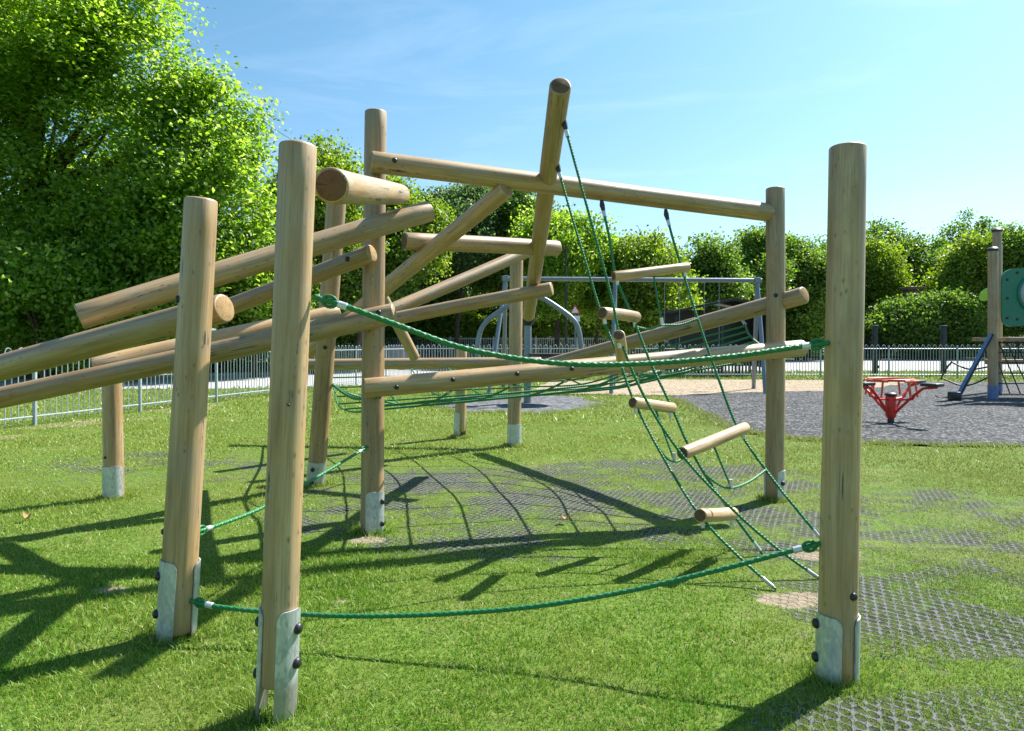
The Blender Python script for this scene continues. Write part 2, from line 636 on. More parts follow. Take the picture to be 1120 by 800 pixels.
# the logs
b1 = log('crossing_log', W(86, 347, 4.16), W(470, 231, 5.36), 0.138, cf, 0.142)
b2 = log('crossing_log', W(-130, 438, 4.60), W(246, 337, 3.74), 0.142, cf, 0.138)
b3 = log('crossing_log', W(101, 402, 5.58), W(370, 342, 6.76), 0.15, cf, 0.14, end0='end_dark')
b4 = log('crossing_log', W(-120, 461, 5.22), W(432, 343, 5.28), 0.142, cf, 0.142)
bolt(b4, 0.972, -20)
b5 = log('crossing_log', W(222, 347, 5.95), W(407, 277, 5.22), 0.128, cf, 0.120)
bolt(b5, 0.90, -8)
b6 = log('crossing_log', W(338, 385, 7.6), W(554, 207, 5.62), 0.135, cf, 0.128)
b7 = log('crossing_log', W(442, 264, 6.2), W(610, 272, 7.12), 0.138, cf, 0.138, end0='end_dark')
b8 = log('leaning_log', W(578, 346, 8.65), W(613, 94, 4.70), 0.131, cf, 0.131, end='end_dark')
b9 = log('crossing_log', W(425, 350, 8.02), W(604, 316, 7.55), 0.132, cf, 0.132)
b10 = log('crossing_log', W(418, 344, 8.3), W(580, 274, 9.82), 0.146, cf, 0.146)
b11 = log('leaning_log', W(454, 392, 9.95), W(407, 303, 9.2), 0.13, cf, 0.13)
b12 = log('net_beam', W(325, 399, 10.6), W(592, 397, 10.22), 0.146, cf, 0.146)
b13 = log('net_beam', W(398, 425, 5.29), W(878, 381, 6.40), 0.134, cf, 0.134)
b14 = log('top_beam', W(405, 177, 5.28), W(843, 233, 6.62), 0.142, cf, 0.150)
bolt(b14, 0.045, -10)
b15 = log('net_beam', W(580, 404, 9.9), W(880, 323, 6.42), 0.146, cf, 0.142)
bS = log('stub_log', W(362, 203, 2.98), W(437, 213, 5.22), 0.135, cf, 0.135, end0='end_dark')
for t in (0.06, 0.17, 0.302, 0.42, 0.545, 0.65, 0.735, 0.84, 0.93):
    bolt(b13, t, -6 if t > .1 else 8, 0.015)

# free-standing rope post
tp = thing('timber_post', 'lone round timber post with two galvanised shoe plates, nearest on the right', 'post', GND(915, 741))
pA = log('shaft', GND(915, 741) + Vector((0, 0, -.03)), W(927, 160, 3.1), 0.142, tp, 0.134)
plate(pA, -62, 48, -0.02, 0.28, bolts=(0.105, 0.235), bolt_ang=-95)
plate(pA, 76, 48, -0.02, 0.28)
bolt(pA, 0.175, 22, 0.015)

# ------------------------------------------------------------------ hand ropes


def rope_end(parent, p, toward, r):
    """shackle eye, dark loop and alloy ferrule at a rope end"""
    d = (toward - p).normalized()
    m = MB().tube([p, p + d * .035], r * .55, 10)
    part('eye_bolt', m, M['galv'], parent, p)
    m = MB()
    side = d.cross(Vector((0, 0, 1))).normalized() if abs(d.z) < .9 else Vector((0, 1, 0))
    up = side.cross(d)
    ring = [p + d * .055 + (d * math.cos(a) * .026 + up * math.sin(a) * .019) for a in np.linspace(0, 2 * math.pi, 17)]
    m.tube(ring, r * .62, 8, cap=False)
    part('thimble_loop', m, M['rope'], parent, p)
    m = MB().tube([p + d * .085, p + d * .088, p + d * .118, p + d * .121], [r * 1.0, r * 1.32, r * 1.32, r * 1.0], 14)
    part('ferrule', m, M['ferrule'], parent, p)


def hand_rope(label, pts, r=0.0100, ends=(True, True)):
    path = resample(smooth_path(pts, 140), 0.0042)
    o = thing('hand_rope', label, 'rope', pts[0])
    part('rope', MB().tube(path, r, 15, twist=(0.032, 0.075)), M['rope'], o, pts[0])
    n = min(30, len(path) - 1)
    if ends[0]:
        rope_end(o, path[0], path[n], r)
    if ends[1]:
        rope_end(o, path[-1], path[-1 - n], r)
    return o


hand_rope('thick green hand rope sagging at mid height from front log post to lone right post',
          [W(344, 325, 2.80), W(380, 336, 2.80), W(430, 354, 2.82), W(500, 379, 2.86), W(570, 393, 2.9), W(640, 399, 2.93), W(720, 397, 2.98), W(800, 390, 3.02), W(870, 380, 3.06), W(908, 375, 3.08)])
hand_rope('long green ankle rope sagging low over the grass between two plated posts',
          [W(207, 657, 3.50), W(240, 664, 3.46), W(300, 670, 3.42), W(380, 674, 3.36), W(480, 672, 3.3), W(580, 664, 3.24), W(680, 648, 3.2), W(780, 625, 3.15), W(860, 604, 3.12), W(901, 594, 3.10)])
hand_rope('short green rope rising from leaning left post to tall back post',
          [W(211, 583, 3.52), W(240, 574, 3.72), W(290, 554, 4.1), W(345, 523, 4.7), W(402, 489, 5.38)], r=0.0092)

# ------------------------------------------------------------------ twisted rope ladder
rl = thing('rope_ladder', 'twisted ladder of green ropes and short wooden rungs slanting from leaning log to ground', 'rope ladder', GND(870, 625))
RP = {
    1: [W(616, 131, 5.0), W(632, 190, 4.96), W(650, 255, 4.92), W(668, 322, 4.88), W(681, 378, 4.83), W(708, 440, 4.76), W(747, 499, 4.68), W(800, 556, 4.55), W(850, 600, 4.45), W(898, 634, 4.37)],
    2: [W(609, 179, 5.53), W(622, 225, 5.46), W(640, 285, 5.36), W(657, 341, 5.28), W(676, 390, 5.15), W(694, 440, 5.02), W(728, 505, 4.80), W(765, 563, 4.55), W(806, 607, 4.36), W(849, 645, 4.20)],
    3: [W(658, 222, 5.92), W(666, 258, 5.84), W(674, 303, 5.74), W(692, 347, 5.62), W(713, 400, 5.46), W(735, 446, 5.32), W(752, 485, 5.2), W(776, 527, 5.08), W(802, 563, 4.96), W(834, 606, 4.86)],
    4: [W(728, 232, 6.12), W(737, 265, 6.05), W(747, 298, 5.98), W(765, 355, 5.82), W(786, 415, 5.64), W(808, 470, 5.46), W(842, 520, 5.26), W(872, 558, 5.1), W(900, 592, 4.98)],
}
for k in RP:
    path = smooth_path(RP[k], 120)
    ro = part('rope', MB().tube(resample(path, .012), 0.0085 if k < 3 else .0095, 9), M['rope'], rl, RP[k][0])
    d = (path[8] - path[0]).normalized()
    part('ferrule', MB().tube([path[0] + d * .07, path[0] + d * .115], .0135, 12), M['ferrule'], ro, path[0])
    part('shackle', MB().tube([path[0] + Vector((0, 0, .02)), path[0] + d * .02, path[0] + d * .07], [.012, .02, .014], 12), M['blackmetal'], ro, path[0])
    d = (path[-1] - path[-8]).normalized()
    part('ferrule', MB().tube([path[-1] - d * .085, path[-1] - d * .02], .0105, 12), M['galv'], ro, path[-1])


def rung(p, q, d, dark0=True):
    ax = (q - p).normalized()
    o = log('rung', p - ax * .03, q + ax * .03, d, rl, wood='wood_warm', end='end', end0='end_dark' if dark0 else 'end', bev=.006)
    for s in (p, q):
        m = MB().tube([s + Vector((0, 0, -d * .5 + .004)), s + Vector((.004, 0, -d * .5 - .03))], .012, 10)
        part('ferrule', m, M['ferrule'], o, s)
    return o


rung(W(675, 302, 5.72), W(749, 293, 5.96), 0.072)
rung(W(661, 343, 5.2), W(694, 347, 5.6), 0.080)
rung(W(677, 369, 4.78), W(680, 391, 5.08), 0.074)
rung(W(695, 441, 4.98), W(733, 446, 5.28), 0.070)
rung(W(749, 495, 4.74), W(813, 469, 5.42), 0.078)
rung(W(768, 564, 4.50), W(800, 562, 4.90), 0.078)


def stirrup(top, low, a, b):
    part('stirrup_rope', MB().tube(resample(smooth_path([top, top.lerp(low, .5), low], 12), .02), .007, 8), M['rope'], rl, low)
    part('stirrup_rope', MB().tube(resample(smooth_path([a, a.lerp(low, .5) + Vector((0, 0, -.02)), low, b.lerp(low, .5) + Vector((0, 0, -.02)), b], 30), .015), .008, 8), M['rope'], rl, low)
    part('ferrule', MB().tube([low + Vector((0, 0, .0)), low + Vector((-.004, 0, .055))], .012, 10), M['ferrule'], rl, low)


stirrup(W(715, 302, 5.84), W(724, 356, 5.72), W(697, 358, 5.6), W(763, 349, 5.83))
stirrup(W(780, 486, 5.05), W(800, 534, 4.98), W(770, 518, 4.9), W(838, 514, 5.28))
stirrup(W(717, 448, 5.14), W(738, 505, 5.0), W(720, 490, 4.85), W(752, 494, 5.1))

# ------------------------------------------------------------------ climbing net


def on(lg, t, drop=0.07):
    L = LOGLEN[lg.name][0]
    return WORLD[lg.name] @ Vector((0, 0, L * t)) + Vector((0, 0, -drop))


net = thing('climbing_net', 'sagging green rope net slung flat between three low beams', 'net', (0.0, 7.4, 0))
front = [on(b13, t) for t in (0.03, 0.17, 0.302, 0.42, 0.545, 0.65, 0.735, 0.84, 0.92)]
back = [on(b12, t, .03) for t in (0.12, 0.30, 0.47, 0.62, 0.80)] + [on(b15, t) for t in (0.14, 0.38, 0.60, 0.84)]
NV = 9


def net_pt(i, v):
    a, b = front[i], back[i]
    L = (b - a).length
    sag = 4 * v * (1 - v) * (0.062 * L)
    p = a.lerp(b, v) + Vector((0, 0, -sag))
    wv = Vector((math.sin(i * 2.1 + v * 9) * .03, math.cos(i * 1.3 + v * 7) * .03, 0)) * (4 * v * (1 - v))
    return p + wv


for i in range(len(front)):
    pts = [net_pt(i, j / 14) for j in range(15)]
    part('rope', MB().tube(resample(smooth_path(pts, 60), .03), .0085, 8), M['rope'], net, pts[0])
    a, b = pts[0], pts[1]
    d = (b - a).normalized()
    part('ferrule', MB().tube([a + d * .02, a + d * .075], .013, 10), M['ferrule'], net, a)
    a, b = pts[-1], pts[-2]
    d = (b - a).normalized()
    part('ferrule', MB().tube([a + d * .0, a + d * .07], .013, 10), M['ferrule'], net, a)
for j in range(1, NV):
    v = j / NV
    pts = [net_pt(i, v) for i in range(len(front))]
    part('rope', MB().tube(resample(smooth_path(pts, 80), .03), .0085, 8), M['rope'], net, pts[0])
# border rope tied to the leaning back post
pe = W(364, 421, 7.08)
part('border_rope', MB().tube(resample(smooth_path([front[0], front[0].lerp(pe, .5) + Vector((0, 0, -.06)), pe, pe.lerp(back[0], .5) + Vector((0, 0, -.05)), back[0]], 60), .03), .012, 9), M['rope'], net, pe)
part('border_rope', MB().tube(resample(smooth_path([pe, W(385, 432, 6.8), net_pt(1, .45)], 30), .03), .010, 9), M['rope'], net, pe)

# ------------------------------------------------------------------ ground
def hashn(ix, iy, s):
    h = np.sin(ix * 127.1 + iy * 311.7 + s * 74.7) * 43758.5453
    return h - np.floor(h)


def vnoise(x, y, s=0):
    ix, iy = np.floor(x), np.floor(y)
    fx, fy = x - ix, y - iy
    fx, fy = fx * fx * (3 - 2 * fx), fy * fy * (3 - 2 * fy)
    a, b = hashn(ix, iy, s), hashn(ix + 1, iy, s)
    c, d = hashn(ix, iy + 1, s), hashn(ix + 1, iy + 1, s)
    return (a * (1 - fx) + b * fx) * (1 - fy) + (c * (1 - fx) + d * fx) * fy


def fbm(x, y, s=0, n=4):
    t, a, w = 0, .5, 0
    for i in range(n):
        t = t + a * vnoise(x * 2 ** i, y * 2 ** i, s + i * 13)
        w += a
        a *= .5
    return t / w


def sst(x, a, b):
    t = np.clip((x - a) / (b - a), 0, 1)
    return t * t * (3 - 2 * t)


def ell(x, y, cx, cy, rx, ry):
    return np.sqrt(((x - cx) / rx) ** 2 + ((y - cy) / ry) ** 2)


def mat_region(x, y):
    y = y / K
    a = 1 - sst(ell(x, y, -0.1, 6.6, 1.9, 1.9), .75, 1.15)
    b = .86 * (1 - sst(ell(x, y, 2.9, 4.8, 1.75, 3.2), .6, 1.15))
    c = .75 * (1 - sst(ell(x, y, 1.75, 2.6, 1.0, .55), .6, 1.2))
    d = 1 - sst(ell(x, y, 1.5, 7.6, 1.6, 1.6), .6, 1.15)
    e = .6 * (1 - sst(ell(x, y, -3.3, 8.5, 2.2, 1.4), .6, 1.15))
    return np.maximum.reduce([a, b, c, d, e])


def mat_show(x, y):
    yy = y
    y = y / K
    """how strongly the rubber mesh mats show through the turf, 0..1"""
    n = .62 * fbm(x * 1.9, y * 2.6, 3) + .38 * fbm(x * 7, y * 9, 8, 3)
    band = .5 + .5 * np.sin((x * .55 + y) * 5.2 + 5 * fbm(x * .8, y * .8, 9))
    k = n + .13 * band
    return mat_region(x, yy) * (.20 + .80 * sst(k, .46, .83))


BARE = [(GND(872, 655), .22, .10), (GND(905, 610), .26, .12), (GND(407, 590), .17, .09), (GND(118, 648), .10, .06), (GND(375, 660), .05, .04)]


def bare(x, y):
    r = np.zeros_like(x)
    for (p, a, b) in BARE:
        e = ell(x, y, p.x, p.y, a, b) + 1.8 * (fbm(x * 7, y * 9, 5) - .5)
        r = np.maximum(r, 1 - sst(e, .25, 1.25))
    # worn strip along the left fence
    fx = -7.66 + (y / K - 11.9) * .226
    s = (1 - sst(np.abs(x - fx - .5), .3, 1.3)) * sst(fbm(x * 1.3, y * 1.3, 21), .42, .62)
    r = np.maximum(r, .55 * s)
    return r


def ground_mat():
    t = NT('lawn_ground')
    pos = t.n('NewGeometry').outputs['Position']
    am = t.n('Attribute', attribute_name='mats').outputs['Fac']
    ab = t.n('Attribute', attribute_name='bare').outputs['Fac']
    n1 = t.noise(pos, 1.1, 5, .6)
    n2 = t.noise(pos, 38, 5, .7)
    n3 = t.noise(pos, 9, 4, .6)
    c = t.ramp(n2, [(.28, (.035, .055, .008)), (.5, (.085, .15, .018)), (.74, (.18, .22, .05))])
    c = t.mix(t.math('MULTIPLY', t.step(n1, .42, .68), .55), c, (.145, .16, .045))
    c = t.mix(t.math('MULTIPLY', t.step(n3, .52, .75), .35), c, (.17, .13, .06))
    # rubber mesh mat: lattice of oval holes
    mp = t.n('Mapping')
    t.put(mp.inputs[0], pos)
    mp.inputs['Rotation'].default_value = (0, 0, math.radians(33))
    mp.inputs['Scale'].default_value = (25, 18, 0)
    vo = t.n('TexVoronoi', voronoi_dimensions='2D')
    t.put(vo.inputs['Vector'], mp.outputs[0])
    vo.inputs['Scale'].default_value = 1.0
    vo.inputs['Randomness'].default_value = 0.12
    hole = t.step(vo.outputs['Distance'], .47, .37)
    rub = t.ramp(n2, [(.3, (.075, .08, .088)), (.7, (.17, .175, .19))])
    matc = t.mix(hole, rub, t.mix(t.step(n3, .4, .6), (.022, .024, .016), (.06, .075, .022)))
    am2 = t.step(t.math('ADD', am, t.math('MULTIPLY', t.math('SUBTRACT', n3, .5), 1.1)), .10, .52)
    c = t.mix(am2, c, matc)
    soil = t.ramp(n2, [(.3, (.14, .11, .075)), (.7, (.33, .275, .20))])
    ab2 = t.step(t.math('ADD', ab, t.math('MULTIPLY', t.math('SUBTRACT', n2, .5), .8)), .35, .65)
    c = t.mix(ab2, c, soil)
    h = t.math('ADD', t.math('MULTIPLY', n2, .6), t.math('MULTIPLY', t.math('MULTIPLY', t.math('SUBTRACT', 1.0, hole), am2), 1.0))
    return t.done(c, .9, normal=t.bump(h, .7, .02), spec=.15)


def axis(lo, dl, dh, hi, step):
    a = list(np.arange(dl, dh + 1e-6, step))
    k, s = [], step
    x = dl
    while x > lo:
        s *= 1.35
        x -= s
        k.append(max(x, lo))
    k = k[::-1]
    q, s = [], step
    x = dh
    while x < hi:
        s *= 1.35
        x += s
        q.append(min(x, hi))
    return np.array(k + a + q)


def build_ground():
    xs, ys = axis(-400, -8.5, 7, 400, .07), axis(-60, 1.3, 11.5, 600, .07)
    X, Y = np.meshgrid(xs, ys)
    amp = np.clip((8.0 - Y) / 2.5, 0, 1) * np.clip((Y + 12) / 10, 0, 1)
    Z = (fbm(X * .9, Y * .9, 40) - .5) * .05 * amp + (fbm(X * 5, Y * 5, 41) - .5) * .012 * amp
    co = np.stack([X, Y, Z], -1).reshape(-1, 3).astype(np.float32)
    nx, ny = len(xs), len(ys)
    i = np.arange((ny - 1) * (nx - 1))
    r, q = i // (nx - 1), i % (nx - 1)
    b = r * nx + q
    quads = np.stack([b, b + 1, b + nx + 1, b + nx], -1)
    me = np_mesh('lawn', co, quads, 4)
    near = (np.abs(X) < 12) & (Y < 20)
    for nm, fn in (('mats', mat_show), ('bare', bare)):
        at = me.attributes.new(nm, 'FLOAT', 'POINT')
        at.data.foreach_set('value', (fn(X, Y) * near).astype(np.float32).ravel())
    me.materials.append(ground_mat())
    me.polygons.foreach_set('use_smooth', np.ones(len(me.polygons), dtype=bool))
    struct('lawn', me)


def np_mesh(name, co, faces, k):
    me = bpy.data.meshes.new(name)
    nv, nf = len(co), len(faces)
    me.vertices.add(nv)
    me.vertices.foreach_set('co', co.astype(np.float32).ravel())
    me.loops.add(nf * k)
    me.loops.foreach_set('vertex_index', faces.astype(np.int32).ravel())
    me.polygons.add(nf)
    me.polygons.foreach_set('loop_start', np.arange(0, nf * k, k, dtype=np.int32))
    me.update(calc_edges=True)
    return me


build_ground()


def gz(x, y):
    amp = np.clip((8.0 - y) / 2.5, 0, 1) * np.clip((y + 12) / 10, 0, 1)
    return (fbm(x * .9, y * .9, 40) - .5) * .05 * amp + (fbm(x * 5, y * 5, 41) - .5) * .012 * amp


# sheets laid over the lawn
def sheet(name, pts, z, mat, rough_edge=.12, sub=14):
    out = []
    n = len(pts)
    for i in range(n):
        a, b = Vector(pts[i]), Vector(pts[(i + 1) % n])
        for j in range(sub):
            p = a.lerp(b, j / sub)
            e = rough_edge
            out.append((p.x + random.uniform(-e, e), p.y + random.uniform(-e, e), z))
    bm = bmesh.new()
    vs = [bm.verts.new(p) for p in out]
    f = bm.faces.new(vs)
    bmesh.ops.triangulate(bm, faces=[f])
    me = bpy.data.meshes.new(name)
    bm.to_mesh(me)
    bm.free()
    me.materials.append(mat)
    return struct(name, me)


def speckle(name, stops, scale, bumpd, rough=.9):
    t = NT(name)
    pos = t.n('NewGeometry').outputs['Position']
    v = t.n('TexVoronoi')
    t.put(v.inputs['Vector'], pos)
    v.inputs['Scale'].default_value = scale
    n = t.noise(pos, 1.4, 4, .6)
    sx = t.n('SeparateColor')
    t.put(sx.inputs[0], v.outputs['Color'])
    c = t.ramp(sx.outputs[0], stops)
    c = t.mix(t.math('MULTIPLY', t.step(n, .4, .7), .3), c, stops[0][1])
    return t.done(c, rough, normal=t.bump(v.outputs['Distance'], .8, bumpd), spec=.12)


M['chips'] = speckle('rubber_chippings', [(.05, (.018, .019, .020)), (.45, (.052, .054, .057)), (.8, (.10, .102, .107)), (.97, (.24, .24, .245))], 30, .012)
M['bark_chips'] = speckle('tan_wood_chips', [(.05, (.18, .135, .088)), (.5, (.32, .25, .175)), (.95, (.48, .40, .31))], 22, .03)
M['rubber'] = speckle('grey_rubber_matting', [(.05, (.07, .075, .08)), (.6, (.12, .125, .135)), (.95, (.19, .195, .21))], 12, .01)
M['tarmac'] = speckle('pale_tarmac', [(.05, (.30, .295, .29)), (.5, (.38, .375, .37)), (.95, (.46, .455, .45))], 30, .004)


def gp(lst):
    return [GND(*p) for p in lst]


sheet('woodchip_ground', gp([(585, 426), (620, 431), (690, 432.5), (770, 434), (860, 435), (960, 434), (1000, 424), (1010, 417), (800, 415.5), (700, 415.5), (600, 418)]), .004, M['bark_chips'], .06)
sheet('gravel_ground', gp([(735, 434), (765, 450), (785, 462), (820, 474), (880, 482), (980, 487), (1120, 489)]) + [Vector((14, 10 * K, 0)), Vector((26, 16 * K, 0)), Vector((30, 27 * K, 0)), GND(1000, 418)] + gp([(940, 427), (860, 429), (790, 430)]), .008, M['chips'], .13, 26)
sheet('rubber_ground', gp([(470, 445), (500, 436), (560, 432), (630, 434), (668, 441), (640, 449), (575, 453), (510, 452)]), .006, M['rubber'], .22, 10)
sheet('road', [Vector((x, y * K, 0)) for (x, y) in ((-60, 19.5), (-8, 22.5), (-3, 25), (0, 33), (9, 36), (40, 36), (60, 36), (60, 66), (5, 62), (-6, 44), (-14, 33), (-60, 29))], .004, M['tarmac'], .05)


# ------------------------------------------------------------------ grass blades
def grass_mat():
    t = NT('grass_blade')
    isl = t.n('NewGeometry').outputs['Random Per Island']
    pos = t.n('NewGeometry').outputs['Position']
    n = t.noise(pos, 1.0, 4, .6)
    n2 = t.noise(pos, 4.5, 3, .6)
    c = t.ramp(isl, [(0, (.06, .165, .010)), (.45, (.12, .27, .016)), (.8, (.20, .34, .028)), (.95, (.34, .34, .08)), (1, (.46, .37, .16))])
    c = t.mix(t.math('MULTIPLY', t.step(n, .42, .66), .55), c, (.24, .30, .045))
    c = t.mix(t.math('MULTIPLY', t.step(n2, .5, .75), .4), c, (.085, .235, .012))
    # further back the lawn is drier
    sx = t.n('SeparateXYZ')
    t.put(sx.inputs[0], pos)
    dry = t.math('MULTIPLY', t.step(sx.outputs[1], 3.2, 7.0), .65)
    c = t.mix(dry, c, (.27, .30, .06))
    side = t.math('MULTIPLY', t.step(sx.outputs[0], .9, 3.2), .55)
    c = t.mix(side, c, (.22, .245, .075))
    p = t.n('BsdfPrincipled')
    t.put(p.inputs['Base Color'], c)
    p.inputs['Roughness'].default_value = .45
    p.inputs['Specular IOR Level'].default_value = .35
    tr = t.n('BsdfTranslucent')
    hs = t.n('HueSaturation')
    t.put(hs.inputs['Color'], c)
    hs.inputs['Value'].default_value = 1.5
    t.put(tr.inputs['Color'], hs.outputs[0])
    mx = t.n('MixShader')
    mx.inputs[0].default_value = .28
    t.t.links.new(p.outputs[0], mx.inputs[1])
    t.t.links.new(tr.outputs[0], mx.inputs[2])
    t.t.links.new(mx.outputs[0], t.out.inputs[0])
    return t.m


def gravel_mask(x, y):
    """1 where lawn is covered by another surface"""
    m = np.zeros_like(x, dtype=bool)
    for o in list(COL.objects):
        if o.name in ('gravel_ground', 'woodchip_ground', 'rubber_ground', 'road'):
            pts = POLY[o.name]
            inside = np.zeros_like(x, dtype=bool)
            j = len(pts) - 1
            for i in range(len(pts)):
                xi, yi, xj, yj = pts[i][0], pts[i][1], pts[j][0], pts[j][1]
                c = ((yi > y) != (yj > y)) & (x < (xj - xi) * (y - yi) / (yj - yi + 1e-12) + xi)
                inside ^= c
                j = i
            m |= inside
    return m


POLY = {}
for nm in ('gravel_ground', 'woodchip_ground', 'rubber_ground', 'road'):
    me = bpy.data.objects[nm].data
    POLY[nm] = [tuple(v.co) for v in me.vertices]


def blades(d0, d1, dens, h, w, seg):
    marg = .75
    half = lambda d: d * .76 + marg
    A = 2 * half(d1) * (d1 - d0)
    n = int(A * dens)
    x = (RNG.random(n) * 2 - 1) * half(d1)
    y = d0 + RNG.random(n) * (d1 - d0)
    keep = np.abs(x) < half(y)
    x, y = x[keep], y[keep]
    lush = fbm(x * 1.1, y * 1.1, 60)
    tuft = fbm(x * 11, y * 11, 61, 2)
    p = 1 - .60 * mat_show(x, y) - .85 * bare(x, y)
    p *= .55 + .75 * sst(tuft, .3, .6)
    keep = (RNG.random(len(x)) < p) & ~gravel_mask(x, y)
    x, y, lush, tuft = x[keep], y[keep], lush[keep], tuft[keep]
    n = len(x)
    z = gz(x, y)
    hh = h * (0.5 + .8 * RNG.random(n)) * (.7 + .7 * sst(lush, .3, .7)) * (1 - .45 * mat_region(x, y))
    ww = w * (.7 + .6 * RNG.random(n))
    az = RNG.random(n) * 2 * np.pi
    lean = RNG.normal(0, .55, (n, 2)) * hh[:, None]
    base = np.stack([x, y, z - .004], -1)
    dx = np.stack([np.cos(az) * ww / 2, np.sin(az) * ww / 2, np.zeros(n)], -1)
    tip = base + np.stack([lean[:, 0], lean[:, 1], hh], -1)
    if seg == 1:
        co = np.stack([base - dx, base + dx, tip], 1).reshape(-1, 3)
        return co, np.arange(n * 3).reshape(-1, 3)
    mid = base + np.stack([lean[:, 0] * .3, lean[:, 1] * .3, hh * .6], -1)
    co = np.stack([base - dx, base + dx, mid - dx * .75, mid + dx * .75, tip], 1).reshape(-1, 3)
    i = np.arange(n)[:, None] * 5
    fs = np.concatenate([i + np.array([[0, 1, 3]]), i + np.array([[0, 3, 2]]), i + np.array([[2, 3, 4]])], 1).reshape(-1, 3)
    return co, fs


def fringe():
    pts = POLY['gravel_ground'] + POLY['woodchip_ground'] + POLY['rubber_ground']
    P = []
    for nm in ('gravel_ground', 'rubber_ground'):
        q = POLY[nm]
        for a, b in zip(q, q[1:] + q[:1]):
            L_ = math.hypot(b[0] - a[0], b[1] - a[1])
            for k in range(int(L_ * 240)):
                t = RNG.random()
                P.append((a[0] + (b[0] - a[0]) * t + RNG.normal(0, .07), a[1] + (b[1] - a[1]) * t + RNG.normal(0, .07)))
    for (bx, by) in ((303, 772), (191, 694), (125, 546), (345, 531), (407, 582), (847, 547), (562, 488), (503, 479), (915, 741)):
        g_ = GND(bx, by)
        for k in range(420):
            a_, r_ = RNG.random() * 6.283, .075 + abs(RNG.normal(0, .045))
            P.append((g_.x + math.cos(a_) * r_, g_.y + math.sin(a_) * r_))
    P = np.array(P)
    P = P[(P[:, 1] < 15.5) & (P[:, 0] < 12)]
    n = len(P)
    base = np.stack([P[:, 0], P[:, 1], np.zeros(n)], -1)
    az = RNG.random(n) * 6.283
    dx = np.stack([np.cos(az), np.sin(az), np.zeros(n)], -1) * .0035 * np.clip(P[:, 1:2] / 4.5, .5, 2)
    tip = base + np.stack([RNG.normal(0, .03, n), RNG.normal(0, .03, n), .03 + .035 * RNG.random(n)], -1)
    co = np.stack([base - dx, base + dx, tip], 1).reshape(-1, 3)
    return co, np.arange(n * 3).reshape(-1, 3)


def build_grass():
    cos, fss, off = [], [], 0
    for a in ((1.9, 2.8, 22000, .023, .0034, 2), (2.8, 4.3, 14000, .022, .0044, 2), (4.3, 6.9, 6200, .022, .007, 1), (6.9, 11.2, 2000, .025, .013, 1), (11.2, 19, 350, .043, .028, 1), (19, 31, 75, .08, .06, 1)):
        co, fs = blades(*a)
        cos.append(co)
        fss.append(fs + off)
        off += len(co)
    co, fs = fringe()
    cos.append(co)
    fss.append(fs + off)
    me = np_mesh('grass', np.concatenate(cos), np.concatenate(fss), 3)
    me.materials.append(grass_mat())
    struct('grass', me, 'stuff')


build_grass()

# a few dead leaves on the lawn
for i, (px, py, s, lab) in enumerate(((618, 574, .07, 'curled brown dead leaf lying on thin turf under the net'),
                                      (30, 573, .06, 'pale brown dead leaf lying on the sunlit lawn by the left edge'),)):
    p = GND(px, py) + Vector((0, 0, .035))
    mb = MB()
    n = 9
    pts, fs = [], []
    for k in range(n):
        t = k / (n - 1)
        wd = s * .42 * math.sin(math.pi * min(1, t * .93 + .05))
        for q in (-1, 0, 1):
            pts.append(p + Vector(((t - .5) * s, q * wd, .012 * q * q + .02 * (t - .5) ** 2 * 8)))
    for k in range(n - 1):
        for q in (0, 1):
            fs.append((k * 3 + q, k * 3 + q + 1, k * 3 + q + 4, k * 3 + q + 3))
    mb.add(pts, fs)
    solo('dead_leaf', mb, M['deadleaf'], lab, 'leaf', p)

# ------------------------------------------------------------------ fences
def bow_fence(name, label, a, b, n, mat, h=1.22, step=.105, r=.009):
    a, b = Vector(a), Vector(b)
    ax = (b - a).normalized()
    L = (b - a).length
    o = thing(name, label, 'fence', a)
    for i in range(n):
        p, q = a.lerp(b, i / n), a.lerp(b, (i + 1) / n)
        mb = MB()
        m = (q - p).length
        for z in (.14, h - .14):
            mb.tube([p + Vector((0, 0, z)), q + Vector((0, 0, z))], .014, 6)
        k = max(2, int((m - .1) / (step * 2)))
        s0 = (m - (2 * k - 1) * step) / 2
        for j in range(k):
            u = s0 + j * 2 * step
            base = p + ax * u
            pts = [base + Vector((0, 0, .06)), base + Vector((0, 0, h - .06))]
            for w in (0.25, .5, .75):
                an = math.pi * (1 - w)
                pts.append(base + ax * (step / 2 + math.cos(an) * step / 2) + Vector((0, 0, h - .06 + math.sin(an) * .06)))
            pts += [base + ax * step + Vector((0, 0, h - .06)), base + ax * step + Vector((0, 0, .06))]
            mb.tube(pts, r, 5)
        part('railing_panel', mb, mat, o, p)
    for i in range(n + 1):
        p = a.lerp(b, i / n)
        mb = MB().box(p + Vector((0, 0, (h + .0) / 2 - .03)), (.05, .05, h + .02), bev=.004)
        part('fence_post', mb, mat, o, p)
    return o


fa, fb = Vector((-9.7, 3.0 * K, 0)), Vector((-3.7, 29.2 * K, 0))
bow_fence('metal_fence', 'pale bow top railing fence receding along the left of the lawn', fa, fb, 11, M['fence'])
bow_fence('metal_fence', 'pale bow top railing fence running across the back beyond the gravel', (-3.5, 29.4 * K, 0), (26, 28.6 * K, 0), 12, M['fence'], r=.011)

